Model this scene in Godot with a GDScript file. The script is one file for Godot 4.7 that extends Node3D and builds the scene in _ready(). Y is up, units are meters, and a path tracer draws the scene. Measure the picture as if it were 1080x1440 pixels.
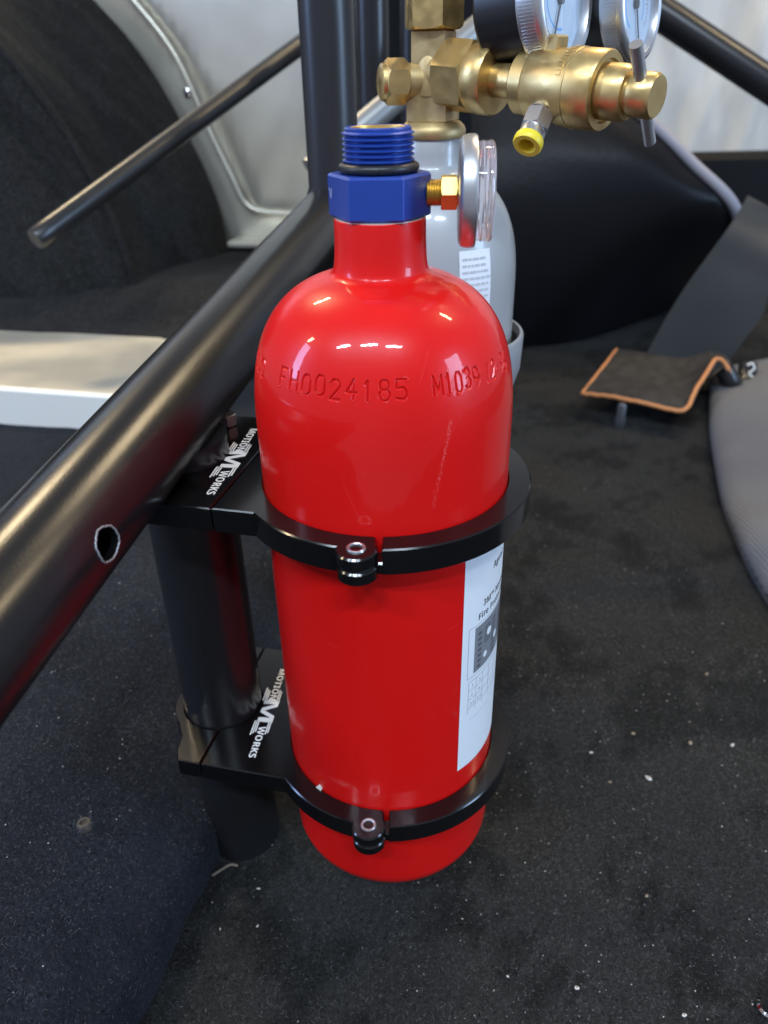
extends Node3D

# ------------------------------------------------------------------ names and metas
var taken := {}

func numbered(called: String) -> String:
	if not taken.has(called):
		taken[called] = 0
		return called
	taken[called] += 1
	return "%s_%03d" % [called, taken[called]]

func tag(o: Node3D, label: String, category := "", group := "", kind := "") -> Node3D:
	if label: o.set_meta("label", label)
	if category: o.set_meta("category", category)
	if group: o.set_meta("group", group)
	if kind: o.set_meta("kind", kind)
	return o

func thing(called: String, label: String, category: String, at := Vector3.ZERO, group := "") -> Node3D:
	var o := Node3D.new()
	o.name = numbered(called)
	o.position = at
	add_child(o, true)
	return tag(o, label, category, group)

# A mesh built in world coordinates becomes a part whose own origin is that of its top-level thing.
func part(called: String, m: Mesher, material: Material, parent: Node3D) -> MeshInstance3D:
	var o := MeshInstance3D.new()
	o.name = called if parent != self else numbered(called)
	var off := Vector3.ZERO
	var up: Node = parent
	while up != self:
		off += (up as Node3D).position
		up = up.get_parent()
	o.mesh = m.commit(off)
	o.material_override = material
	parent.add_child(o, true)
	return o

func setting(called: String, m: Mesher, material: Material, label: String) -> MeshInstance3D:
	var o := part(called, m, material, self)
	tag(o, label, "", "", "structure")
	return o

# ------------------------------------------------------------------ mesh building
class Mesher:
	var v := PackedVector3Array()
	var n := PackedVector3Array()
	var uv := PackedVector2Array()
	var col := PackedColorArray()
	var idx := PackedInt32Array()
	var colored := false

	func add(p: Vector3, nn: Vector3, t := Vector2.ZERO, c := Color.WHITE) -> int:
		v.append(p); n.append(nn); uv.append(t); col.append(c)
		return v.size() - 1

	func tri(a: int, b: int, c: int) -> void:
		var g := (v[b] - v[a]).cross(v[c] - v[a])
		if g.dot(n[a] + n[b] + n[c]) > 0.0:
			idx.append(a); idx.append(c); idx.append(b)
		else:
			idx.append(a); idx.append(b); idx.append(c)

	func quad(a: int, b: int, c: int, d: int) -> void:
		tri(a, b, c); tri(a, c, d)

	# profile of (radius, height), bottom to top along the outside
	func lathe(xf: Transform3D, prof: Array, segs := 48, a0 := 0.0, a1 := TAU, sharp := 38.0) -> Mesher:
		var k := prof.size()
		var sn := []
		for i in k - 1:
			var t: Vector2 = prof[i + 1] - prof[i]
			sn.append(Vector2(t.y, -t.x).normalized())
		var lim := cos(deg_to_rad(sharp))
		var run := 0.0
		for i in k - 1:
			var p0: Vector2 = prof[i]
			var p1: Vector2 = prof[i + 1]
			var n0: Vector2 = sn[i]
			var n1: Vector2 = sn[i]
			if i > 0 and sn[i - 1].dot(sn[i]) > lim: n0 = (sn[i - 1] + sn[i]).normalized()
			if i < k - 2 and sn[i + 1].dot(sn[i]) > lim: n1 = (sn[i + 1] + sn[i]).normalized()
			var l := p0.distance_to(p1)
			if l < 1e-9: continue
			var base := v.size()
			for s in segs + 1:
				var a := a0 + (a1 - a0) * s / segs
				var d := Vector3(sin(a), 0, cos(a))
				add(xf * (d * p0.x + Vector3.UP * p0.y), (xf.basis * (d * n0.x + Vector3.UP * n0.y)).normalized(), Vector2(float(s) / segs, run))
				add(xf * (d * p1.x + Vector3.UP * p1.y), (xf.basis * (d * n1.x + Vector3.UP * n1.y)).normalized(), Vector2(float(s) / segs, run + l))
			for s in segs:
				var q := base + s * 2
				quad(q, q + 1, q + 3, q + 2)
			run += l
		return self

	# polygon in x,z swept from y0 to y1, its edges chamfered
	func prism(xf: Transform3D, poly: PackedVector2Array, y0: float, y1: float, bevel := 0.0004, smooth := 32.0) -> Mesher:
		var p := PackedVector2Array()
		for q in poly:
			if p.is_empty() or q.distance_to(p[p.size() - 1]) > 1e-5: p.append(q)
		if p[0].distance_to(p[p.size() - 1]) < 1e-5: p.remove_at(p.size() - 1)
		var k := p.size()
		var area := 0.0
		for i in k:
			var q := p[(i + 1) % k]
			area += p[i].x * q.y - q.x * p[i].y
		var sg := 1.0 if area > 0 else -1.0
		var en := []
		for i in k:
			var t := (p[(i + 1) % k] - p[i]).normalized()
			en.append(Vector2(t.y, -t.x) * sg)
		var inset := PackedVector2Array()
		for i in k:
			var m: Vector2 = en[i] + en[(i + k - 1) % k]
			var l := maxf(m.length_squared() * 0.5, 0.25)
			inset.append(p[i] - m * (bevel / l))
		var lim := cos(deg_to_rad(smooth))
		var tris := Geometry2D.triangulate_polygon(inset)
		for side in 2:
			var y := y1 if side else y0
			var nn := (xf.basis * Vector3(0, 1 if side else -1, 0)).normalized()
			var base := v.size()
			for q in inset: add(xf * Vector3(q.x, y, q.y), nn, q)
			for i in range(0, tris.size(), 3): tri(base + tris[i], base + tris[i + 1], base + tris[i + 2])
		for i in k:
			var j := (i + 1) % k
			var na: Vector2 = en[i]
			var nb: Vector2 = en[i]
			var pa: Vector2 = en[(i + k - 1) % k]
			var pb: Vector2 = en[j]
			if pa.dot(na) > lim: na = (pa + na).normalized()
			if pb.dot(nb) > lim: nb = (pb + nb).normalized()
			var rows := [[y0, inset, -1.0], [y0 + bevel, p, -1.0], [y0 + bevel, p, 0.0], [y1 - bevel, p, 0.0], [y1 - bevel, p, 1.0], [y1, inset, 1.0]]
			for r in [0, 2, 4]:
				if bevel <= 0.0 and r != 2: continue
				var ids := []
				for e in 2:
					var row: Array = rows[r + e]
					var poly2: PackedVector2Array = row[1]
					for w in 2:
						var q: Vector2 = poly2[i] if w == 0 else poly2[j]
						var nn2: Vector2 = na if w == 0 else nb
						ids.append(add(xf * Vector3(q.x, row[0], q.y), (xf.basis * Vector3(nn2.x, row[2], nn2.y)).normalized(), q))
				quad(ids[0], ids[1], ids[3], ids[2])
		return self

	func box(xf: Transform3D, size: Vector3, bevel := 0.0006) -> Mesher:
		var h := size * 0.5
		return prism(xf, PackedVector2Array([Vector2(-h.x, -h.z), Vector2(h.x, -h.z), Vector2(h.x, h.z), Vector2(-h.x, h.z)]), -h.y, h.y, bevel)

	func tube(path: PackedVector3Array, r: float, segs := 24, caps := true, r1 := -1.0) -> Mesher:
		var k := path.size()
		var side := Vector3.ZERO
		var base := v.size()
		var run := 0.0
		for i in k:
			var t := (path[mini(i + 1, k - 1)] - path[maxi(i - 1, 0)]).normalized()
			if i == 0: side = t.cross(Vector3.UP if absf(t.y) < 0.9 else Vector3.RIGHT).normalized()
			side = (side - t * side.dot(t)).normalized()
			var oth := t.cross(side)
			var rr := r if r1 < 0 else lerpf(r, r1, float(i) / (k - 1))
			if i: run += path[i].distance_to(path[i - 1])
			for s in segs + 1:
				var a := TAU * s / segs
				var d := side * cos(a) + oth * sin(a)
				add(path[i] + d * rr, d, Vector2(float(s) / segs, run))
		for i in k - 1:
			for s in segs:
				var q := base + i * (segs + 1) + s
				quad(q, q + 1, q + segs + 2, q + segs + 1)
		if caps:
			for e in 2:
				var c := 0 if e == 0 else k - 1
				var t2 := (path[0] - path[1]).normalized() if e == 0 else (path[k - 1] - path[k - 2]).normalized()
				var cc := add(path[c], t2)
				var b2 := v.size()
				for s in segs + 1: add(v[base + c * (segs + 1) + s], t2)
				for s in segs: tri(cc, b2 + s, b2 + s + 1)
		return self

	# rows of points, smooth; the normals face away from the point `from`
	func sheet(rows: Array, from: Vector3, colors = null, uvs := Vector2(1, 1)) -> Mesher:
		var base := v.size()
		var nr := rows.size()
		var nc: int = rows[0].size()
		for i in nr:
			for j in nc:
				var du: Vector3 = rows[i][mini(j + 1, nc - 1)] - rows[i][maxi(j - 1, 0)]
				var dv: Vector3 = rows[mini(i + 1, nr - 1)][j] - rows[maxi(i - 1, 0)][j]
				var nn := du.cross(dv).normalized()
				if nn.dot(rows[i][j] - from) < 0: nn = -nn
				add(rows[i][j], nn, Vector2(float(j) / (nc - 1), float(i) / (nr - 1)) * uvs, colors[i][j] if colors != null else Color.WHITE)
		if colors != null: colored = true
		for i in nr - 1:
			for j in nc - 1:
				var q := base + i * nc + j
				quad(q, q + 1, q + nc + 1, q + nc)
		return self

	func commit(off := Vector3.ZERO) -> ArrayMesh:
		var arr := []
		arr.resize(Mesh.ARRAY_MAX)
		var vv := v
		if off != Vector3.ZERO:
			for i in vv.size(): vv[i] -= off
		arr[Mesh.ARRAY_VERTEX] = vv
		arr[Mesh.ARRAY_NORMAL] = n
		arr[Mesh.ARRAY_TEX_UV] = uv
		if colored: arr[Mesh.ARRAY_COLOR] = col
		arr[Mesh.ARRAY_INDEX] = idx
		var am := ArrayMesh.new()
		am.add_surface_from_arrays(Mesh.PRIMITIVE_TRIANGLES, arr)
		return am

func M() -> Mesher:
	return Mesher.new()

func V(x: float, y: float, z: float) -> Vector3:
	return Vector3(x, y, z)

func P(list: Array) -> PackedVector3Array:
	return PackedVector3Array(list)

# local y axis along `dir`, local z towards `face`
func along(at: Vector3, dir: Vector3, face := Vector3.UP) -> Transform3D:
	var y := dir.normalized()
	var z := face - y * face.dot(y)
	if z.length() < 0.01: z = Vector3.RIGHT - y * y.x
	z = z.normalized()
	return Transform3D(Basis(y.cross(z), y, z), at)

func ngon(r: float, sides: int, turn := 0.0) -> PackedVector2Array:
	var p := PackedVector2Array()
	for i in sides:
		var a := turn + TAU * i / sides
		p.append(Vector2(sin(a), cos(a)) * r)
	return p

# a hexagon nut: flats with rounded-off corners at both ends
func hex_nut(m: Mesher, xf: Transform3D, r: float, y0: float, y1: float, turn := 0.0, cham := 0.10) -> void:
	var c := r * cham
	var segs := 96
	var flat := r * cos(PI / 6)
	var rows := []
	for e in [[y0, 1], [y0 + c, 0], [y1 - c, 0], [y1, 1]]:
		rows.append(e)
	var ring := func(a: float, end: int, y: float) -> Vector3:
		var q := fposmod(a - turn, PI / 3) - PI / 6
		var rr := flat / cos(q)
		if end: rr = minf(rr, flat * 0.985)
		return Vector3(sin(a) * rr, y, cos(a) * rr)
	# sides: the corner follows a chamfer cone, so its edge bows as on a real nut
	var ylow := func(a: float) -> float:
		var q := fposmod(a - turn, PI / 3) - PI / 6
		return c * (flat / cos(q) - flat * 0.985) / (r - flat * 0.985)
	for s in 6:
		var b := m.v.size()
		var na := turn + PI / 6 + s * PI / 3
		var nn := xf.basis * Vector3(sin(na), 0, cos(na))
		var steps := 12
		for i in steps + 1:
			var a := turn + s * PI / 3 + PI / 3 * i / steps
			a = clampf(a, turn + s * PI / 3 + 0.0001, turn + (s + 1) * PI / 3 - 0.0001)
			var lo: float = ylow.call(a)
			m.add(xf * (ring.call(a, 0, y0 + lo) as Vector3), nn)
			m.add(xf * (ring.call(a, 0, y1 - lo) as Vector3), nn)
		for i in steps:
			m.quad(b + i * 2, b + i * 2 + 1, b + i * 2 + 3, b + i * 2 + 2)
		for e in 2:
			var b2 := m.v.size()
			var yy := y1 if e else y0
			for i in steps + 1:
				var a := turn + s * PI / 3 + PI / 3 * i / steps
				a = clampf(a, turn + s * PI / 3 + 0.0001, turn + (s + 1) * PI / 3 - 0.0001)
				var lo: float = ylow.call(a)
				var d := Vector3(sin(a), 0, cos(a))
				var cn := xf.basis * (d * 0.6 + Vector3(0, 0.8 if e else -0.8, 0))
				m.add(xf * (ring.call(a, 0, (y1 - lo) if e else (y0 + lo)) as Vector3), cn.normalized())
				m.add(xf * (d * flat * 0.985 + Vector3.UP * yy), cn.normalized())
			for i in steps:
				m.quad(b2 + i * 2, b2 + i * 2 + 1, b2 + i * 2 + 3, b2 + i * 2 + 2)
	for e in 2:
		var nn := xf.basis * Vector3(0, 1 if e else -1, 0)
		var cc := m.add(xf * Vector3(0, y1 if e else y0, 0), nn)
		var b3 := m.v.size()
		for i in segs + 1:
			var a := TAU * i / segs
			m.add(xf * (Vector3(sin(a), 0, cos(a)) * flat * 0.985 + Vector3.UP * (y1 if e else y0)), nn)
		for i in segs: m.tri(cc, b3 + i, b3 + i + 1)

# ------------------------------------------------------------------ lettering
var fonts := {}

func text_arrays(text: String, bold: bool, depth: float) -> Array:
	if not fonts.has(bold):
		var f := SystemFont.new()
		f.font_names = PackedStringArray(["Droid Sans"])
		f.font_weight = 700 if bold else 400
		fonts[bold] = f
	var t := TextMesh.new()
	t.font = fonts[bold]
	t.font_size = 64
	t.pixel_size = 1.0 / 46.0       # capitals about 1 high
	t.depth = depth
	t.text = text
	t.horizontal_alignment = HORIZONTAL_ALIGNMENT_LEFT
	t.vertical_alignment = VERTICAL_ALIGNMENT_TOP
	return t.get_mesh_arrays()

# letters lying in the local x (reading), y (up) plane of xf, facing local z; bend > 0 wraps them round a cylinder of that radius whose axis is local y, at local z = 0
func letters(m: Mesher, text: String, high: float, xf: Transform3D, bold := true, wide := 1.0, thick := 0.00015, bend := 0.0, squeeze_to := 0.0) -> float:
	var arr := text_arrays(text, bold, 1.0)
	var href := text_arrays("H", bold, 1.0)
	var lo := 1e9
	var hi := -1e9
	for q in href[Mesh.ARRAY_VERTEX]:
		lo = minf(lo, q.y); hi = maxf(hi, q.y)
	var x0 := 1e9
	var x1 := -1e9
	for q in arr[Mesh.ARRAY_VERTEX]:
		x0 = minf(x0, q.x); x1 = maxf(x1, q.x)
	var k := high / (hi - lo)
	if squeeze_to > 0.0: wide = squeeze_to / ((x1 - x0) * k)
	var vv: PackedVector3Array = arr[Mesh.ARRAY_VERTEX]
	var nn: PackedVector3Array = arr[Mesh.ARRAY_NORMAL]
	var base := m.v.size()
	for i in vv.size():
		var x := (vv[i].x - x0) * k * wide
		var y := (vv[i].y - lo) * k
		var z := (vv[i].z + 0.5) * thick
		var q := nn[i]
		if bend > 0.0:
			var a := x / bend
			var r := bend + z
			m.add(xf * Vector3(sin(a) * r, y, cos(a) * r), xf.basis * Vector3(q.x * cos(a) + q.z * sin(a), q.y, q.z * cos(a) - q.x * sin(a)))
		else:
			m.add(xf * Vector3(x, y, z), xf.basis * q)
	var ii: PackedInt32Array = arr[Mesh.ARRAY_INDEX]
	for i in range(0, ii.size(), 3): m.tri(base + ii[i], base + ii[i + 1], base + ii[i + 2])
	return (x1 - x0) * k * wide

# ------------------------------------------------------------------ materials
func lin(r: float, g: float, b: float) -> Color:
	return Color(r, g, b).linear_to_srgb()

func mat(c: Color, rough: float, metal := 0.0, spec := 0.5) -> StandardMaterial3D:
	var m := StandardMaterial3D.new()
	m.albedo_color = c
	m.roughness = rough
	m.metallic = metal
	m.metallic_specular = spec
	return m

func noise_tex(freq: float, octaves: int, size: int, lo: Color, hi: Color, at0 := 0.0, at1 := 1.0, kind := FastNoiseLite.TYPE_SIMPLEX_SMOOTH, sd := 1) -> NoiseTexture2D:
	var f := FastNoiseLite.new()
	f.noise_type = kind
	f.frequency = freq
	f.fractal_octaves = octaves
	f.seed = sd
	var t := NoiseTexture2D.new()
	t.width = size
	t.height = size
	t.seamless = true
	t.noise = f
	var g := Gradient.new()
	g.offsets = PackedFloat32Array([at0, at1])
	g.colors = PackedColorArray([lo, hi])
	t.color_ramp = g
	return t

func triplanar(m: StandardMaterial3D, tile: float) -> void:
	m.uv1_triplanar = true
	m.uv1_world_triplanar = true
	m.uv1_scale = Vector3.ONE / tile
	m.uv1_triplanar_sharpness = 6.0

# a tile of felted fibres: colour (srgb) and a relief
func felt_images(size: int, fibres: int, lint: int, sd: int) -> Array:
	var rng := RandomNumberGenerator.new()
	rng.seed = sd
	var h := PackedFloat32Array()
	h.resize(size * size)
	h.fill(0.35)
	for f in fibres:
		var x := rng.randf() * size
		var y := rng.randf() * size
		var a := rng.randf() * TAU
		var bend := rng.randf_range(-0.09, 0.09)
		var tone := rng.randf()
		tone = 0.15 + 0.75 * tone * tone
		for s in rng.randi_range(8, 26):
			h[(int(y) & (size - 1)) * size + (int(x) & (size - 1))] = tone
			x += cos(a); y += sin(a); a += bend
	for f in 11000:
		var cx := rng.randi() & (size - 1)
		var cy := rng.randi() & (size - 1)
		var rr := rng.randi_range(3, 8)
		var amp := rng.randf_range(-0.22, 0.26)
		for dy in range(-rr, rr + 1):
			for dx in range(-rr, rr + 1):
				var q := 1.0 - float(dx * dx + dy * dy) / (rr * rr)
				if q > 0.0: h[((cy + dy) & (size - 1)) * size + ((cx + dx) & (size - 1))] += amp * q
	var bytes := PackedByteArray()
	var hb := PackedByteArray()
	bytes.resize(size * size * 3)
	hb.resize(size * size)
	for i in size * size:
		var t := h[i]
		var c := clampf(0.66 + 0.75 * (t - 0.35), 0.12, 1.0) * 0.66
		bytes[i * 3] = int(c * 255); bytes[i * 3 + 1] = int(c * 255); bytes[i * 3 + 2] = int(c * 255)
		hb[i] = int(clampf(t * 0.6 + 0.15, 0.0, 1.0) * 255)
	for f in lint:
		var x := rng.randi() & (size - 1)
		var y := rng.randi() & (size - 1)
		var br := rng.randf_range(0.75, 1.0)
		var r := 1 if rng.randf() < 0.85 else 2
		for dy in range(-r + 1, r):
			for dx in range(-r + 1, r):
				var i := ((y + dy) & (size - 1)) * size + ((x + dx) & (size - 1))
				for ch in 3: bytes[i * 3 + ch] = int(255 * br)
	return [Image.create_from_data(size, size, false, Image.FORMAT_RGB8, bytes), Image.create_from_data(size, size, false, Image.FORMAT_L8, hb)]

# black with sparse pale dust
func dust_image(size: int, specks: int, sd: int, base: float, strong: float) -> ImageTexture:
	var rng := RandomNumberGenerator.new()
	rng.seed = sd
	var im := Image.create_empty(size, size, false, Image.FORMAT_RGB8)
	im.fill(Color(base, base, base))
	for i in specks:
		var x := rng.randi() & (size - 1)
		var y := rng.randi() & (size - 1)
		var b := lerpf(base, strong, rng.randf() * rng.randf())
		im.set_pixel(x, y, Color(b, b, b))
		if rng.randf() < 0.3: im.set_pixel((x + 1) & (size - 1), y, Color(b, b, b))
	for i in specks / 60:
		var x := rng.randf() * size
		var y := rng.randf() * size
		var a := rng.randf() * TAU
		var b := base + rng.randf() * 0.12
		for s in rng.randi_range(6, 40):
			im.set_pixel(int(x) & (size - 1), int(y) & (size - 1), Color(b, b, b))
			x += cos(a); y += sin(a); a += rng.randf_range(-0.05, 0.05)
	return ImageTexture.create_from_image(im)

var mt := {}

func make_materials() -> void:
	var felt := felt_images(1024, 60000, 420, 5)
	var felt_c := ImageTexture.create_from_image(felt[0])
	var felt_h := ImageTexture.create_from_image(felt[1])
	for e in [["carpet", lin(0.120, 0.119, 0.115), 0.16], ["tunnel_carpet", lin(0.090, 0.101, 0.132), 0.15], ["tub_carpet", lin(0.105, 0.103, 0.10), 0.3]]:
		var c := mat(e[1], 0.95, 0.0, 0.25)
		c.albedo_texture = felt_c
		c.vertex_color_use_as_albedo = true
		c.heightmap_enabled = true
		c.heightmap_texture = felt_h
		c.heightmap_scale = 0.16
		c.rim_enabled = true
		c.rim = 0.12
		c.rim_tint = 0.6
		triplanar(c, e[2])
		mt[e[0]] = c
	var dust := dust_image(1024, 7000, 9, 0.42, 1.0)
	var anod := mat(lin(0.03, 0.028, 0.03), 0.17, 0.0, 0.5)
	anod.albedo_texture = dust_image(1024, 5200, 4, 0.40, 1.0)
	triplanar(anod, 0.10)
	mt.anodised = anod
	var bar := mat(lin(0.038, 0.039, 0.043), 0.27, 0.0, 0.5)
	bar.albedo_texture = dust
	bar.heightmap_enabled = true
	bar.heightmap_texture = noise_tex(0.25, 2, 512, Color.BLACK, Color.WHITE)
	bar.heightmap_scale = 0.003
	triplanar(bar, 0.16)
	mt.bar = bar
	var post := mat(lin(0.085, 0.088, 0.10), 0.26, 0.0, 0.55)
	post.albedo_texture = dust
	triplanar(post, 0.2)
	mt.post = post
	mt.hoop = mat(lin(0.018, 0.018, 0.021), 0.34)
	mt.rod = mat(lin(0.02, 0.02, 0.021), 0.32, 0.0, 0.5)
	mt.black_paint = mat(lin(0.014, 0.014, 0.016), 0.3)
	mt.black_matte = mat(lin(0.012, 0.012, 0.013), 0.6)
	var red := mat(Color.WHITE, 0.34, 0.0, 0.3)
	red.clearcoat_enabled = true
	red.clearcoat = 0.62
	red.clearcoat_roughness = 0.045
	red.clearcoat_texture = noise_tex(0.006, 5, 512, Color(0.35, 0.35, 0.35), Color(1, 1, 1), 0.25, 0.7)
	red.albedo_texture = red_image()
	mt.red = red
	mt.blue = mat(lin(0.012, 0.05, 0.30), 0.34, 0.25, 0.6)
	mt.rubber = mat(lin(0.012, 0.012, 0.013), 0.42)
	var brass := mat(lin(0.60, 0.43, 0.18), 0.50, 0.9)
	brass.roughness_texture = noise_tex(0.02, 4, 256, Color(0.55, 0.55, 0.55), Color(1, 1, 1), 0.2, 0.8)
	triplanar(brass, 0.06)
	mt.brass = brass
	var cast := mat(lin(0.56, 0.43, 0.22), 0.5, 0.85)
	cast.albedo_texture = noise_tex(0.010, 3, 256, Color(0.86, 0.84, 0.80), Color(1, 1, 1), 0.2, 0.8)
	cast.heightmap_enabled = true
	cast.heightmap_texture = noise_tex(0.06, 3, 256, Color.BLACK, Color.WHITE)
	cast.heightmap_scale = 0.004
	triplanar(cast, 0.05)
	mt.cast_brass = cast
	mt.gold = mat(lin(0.66, 0.46, 0.14), 0.44, 1.0)
	mt.steel = mat(lin(0.58, 0.58, 0.59), 0.36, 0.95)
	mt.chrome = mat(lin(0.75, 0.75, 0.76), 0.08, 1.0)
	var alu := mat(lin(0.78, 0.74, 0.63), 0.44, 0.65)
	alu.roughness_texture = noise_tex(0.008, 4, 512, Color(0.7, 0.7, 0.7), Color(1, 1, 1), 0.2, 0.8)
	triplanar(alu, 0.6)
	mt.alu = alu
	mt.alu_paint = mat(lin(0.78, 0.76, 0.69), 0.5, 0.1)
	var grey := mat(lin(0.33, 0.34, 0.345), 0.38)
	grey.clearcoat_enabled = true
	grey.clearcoat = 0.5
	grey.clearcoat_roughness = 0.12
	mt.grey = grey
	mt.white = mat(lin(0.70, 0.73, 0.76), 0.55)
	mt.print_white = mat(lin(0.72, 0.72, 0.68), 0.6)
	mt.ink = mat(lin(0.02, 0.022, 0.03), 0.6)
	mt.ink_grey = mat(lin(0.18, 0.19, 0.21), 0.6)
	mt.ink_dark = mat(lin(0.07, 0.075, 0.085), 0.6)
	mt.ink_blue = mat(lin(0.10, 0.35, 0.75), 0.6)
	var glass := mat(Color(0.95, 0.97, 1.0, 0.06), 0.04)
	glass.transparency = BaseMaterial3D.TRANSPARENCY_ALPHA
	mt.glass = glass
	var pink := mat(Color(0.95, 0.90, 0.91, 0.16), 0.06)
	pink.transparency = BaseMaterial3D.TRANSPARENCY_ALPHA
	mt.lens = pink
	var solid := mat(Color(0.97, 0.93, 0.94, 0.02), 0.03)
	solid.refraction_enabled = true
	solid.refraction_scale = 0.049
	mt.acrylic = solid
	mt.yellow = mat(lin(0.80, 0.62, 0.03), 0.4)
	var seat := mat(lin(0.007, 0.007, 0.0085), 0.40, 0.0, 0.3)
	seat.heightmap_enabled = true
	seat.heightmap_texture = noise_tex(0.03, 3, 512, Color.BLACK, Color.WHITE)
	seat.heightmap_scale = 0.02
	triplanar(seat, 0.2)
	mt.seat = seat
	mt.piping = mat(lin(0.30, 0.29, 0.33), 0.6)
	mt.leather_edge = mat(lin(0.50, 0.20, 0.07), 0.75)
	var leather := mat(lin(0.042, 0.039, 0.037), 0.42)
	leather.albedo_texture = noise_tex(0.012, 3, 256, Color(0.85, 0.85, 0.85), Color(1, 1, 1), 0.25, 0.8)
	leather.heightmap_enabled = true
	leather.heightmap_texture = noise_tex(0.05, 3, 256, Color.BLACK, Color.WHITE)
	leather.heightmap_scale = 0.008
	triplanar(leather, 0.1)
	mt.leather = leather
	for e in [["webbing", lin(0.07, 0.07, 0.068)], ["mesh_cloth", lin(0.20, 0.20, 0.215)]]:
		var w := mat(e[1], 0.8)
		w.albedo_texture = weave_image()[0]
		w.heightmap_enabled = true
		w.heightmap_texture = weave_image()[1]
		w.heightmap_scale = 0.05
		triplanar(w, 0.05)
		mt[e[0]] = w
	mt.sheeting = mat(lin(0.60, 0.60, 0.57), 0.5)
	mt.trim = mat(lin(0.009, 0.009, 0.010), 0.6, 0.0, 0.25)

var weave := []
func weave_image() -> Array:
	if weave: return weave
	var s := 128
	var a := Image.create_empty(s, s, false, Image.FORMAT_RGB8)
	var b := Image.create_empty(s, s, false, Image.FORMAT_L8)
	for y in s:
		for x in s:
			var u := fmod(x / 8.0, 1.0)
			var w := fmod(y / 8.0 + 0.5 * (int(x / 8.0) % 2), 1.0)
			var t := sin(u * PI) * sin(w * PI)
			var c := 0.62 + 0.38 * t
			a.set_pixel(x, y, Color(c, c, c))
			b.set_pixel(x, y, Color(t, t, t))
	weave = [ImageTexture.create_from_image(a), ImageTexture.create_from_image(b)]
	return weave

# the red paint with its scuffs: u runs once round the bottle, v from foot to neck
func red_image() -> ImageTexture:
	var w := 2048
	var h := 1024
	var im := Image.create_empty(w, h, false, Image.FORMAT_RGB8)
	var red := lin(0.62, 0.0065, 0.0055)
	im.fill(red)
	var rng := RandomNumberGenerator.new()
	rng.seed = 21
	var put := func(u: float, hh: float, c: Color, k: float) -> void:
		var x := posmod(int(u * w), w)
		var y := clampi(int((hh + 0.04) / 0.34 * h), 0, h - 1)
		im.set_pixel(x, y, im.get_pixel(x, y).lerp(c, k))
	var white := Color(0.93, 0.80, 0.80)
	# a chalky scratch running down right of the middle
	for i in 420:
		var t := rng.randf()
		var th := deg_to_rad(27.0 - 8.0 * t + rng.randfn() * 0.5)
		put.call(fposmod(th / TAU, 1.0), 0.236 - 0.036 * t, white, 0.7 * rng.randf() * (1.0 - 0.6 * t))
	# rubbed patch near the foot and the bare spot next to it
	for i in 500:
		put.call(fposmod(deg_to_rad(-26.0 + rng.randfn() * 4.0) / TAU, 1.0), 0.043 + rng.randfn() * 0.0012, white, 0.45 * rng.randf())
	for i in 160:
		put.call(fposmod(deg_to_rad(-75.0 + rng.randfn() * 0.7) / TAU, 1.0), 0.205 + rng.randfn() * 0.014, white, 0.4 * rng.randf())
	for i in 1200:
		put.call(rng.randf(), rng.randf_range(-0.02, 0.28), white, 0.45 * rng.randf())
	for i in 70:
		var th := rng.randf() * TAU
		var hh := rng.randf_range(0.0, 0.26)
		var a := rng.randf() * TAU
		for s in rng.randi_range(10, 60):
			put.call(fposmod(th / TAU, 1.0), hh, white, 0.16)
			th += cos(a) * 0.004; hh += sin(a) * 0.0003
	for i in 30:   # black flecks
		put.call(rng.randf(), rng.randf_range(0.1, 0.27), Color(0.1, 0.02, 0.02), 0.8)
	return ImageTexture.create_from_image(im)

# ------------------------------------------------------------------ camera, light
const AXIS_A := Vector3(0.23090, 0, -0.97298)     # the bars run this way
const AXIS_B := Vector3(0.97298, 0, 0.23090)

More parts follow.
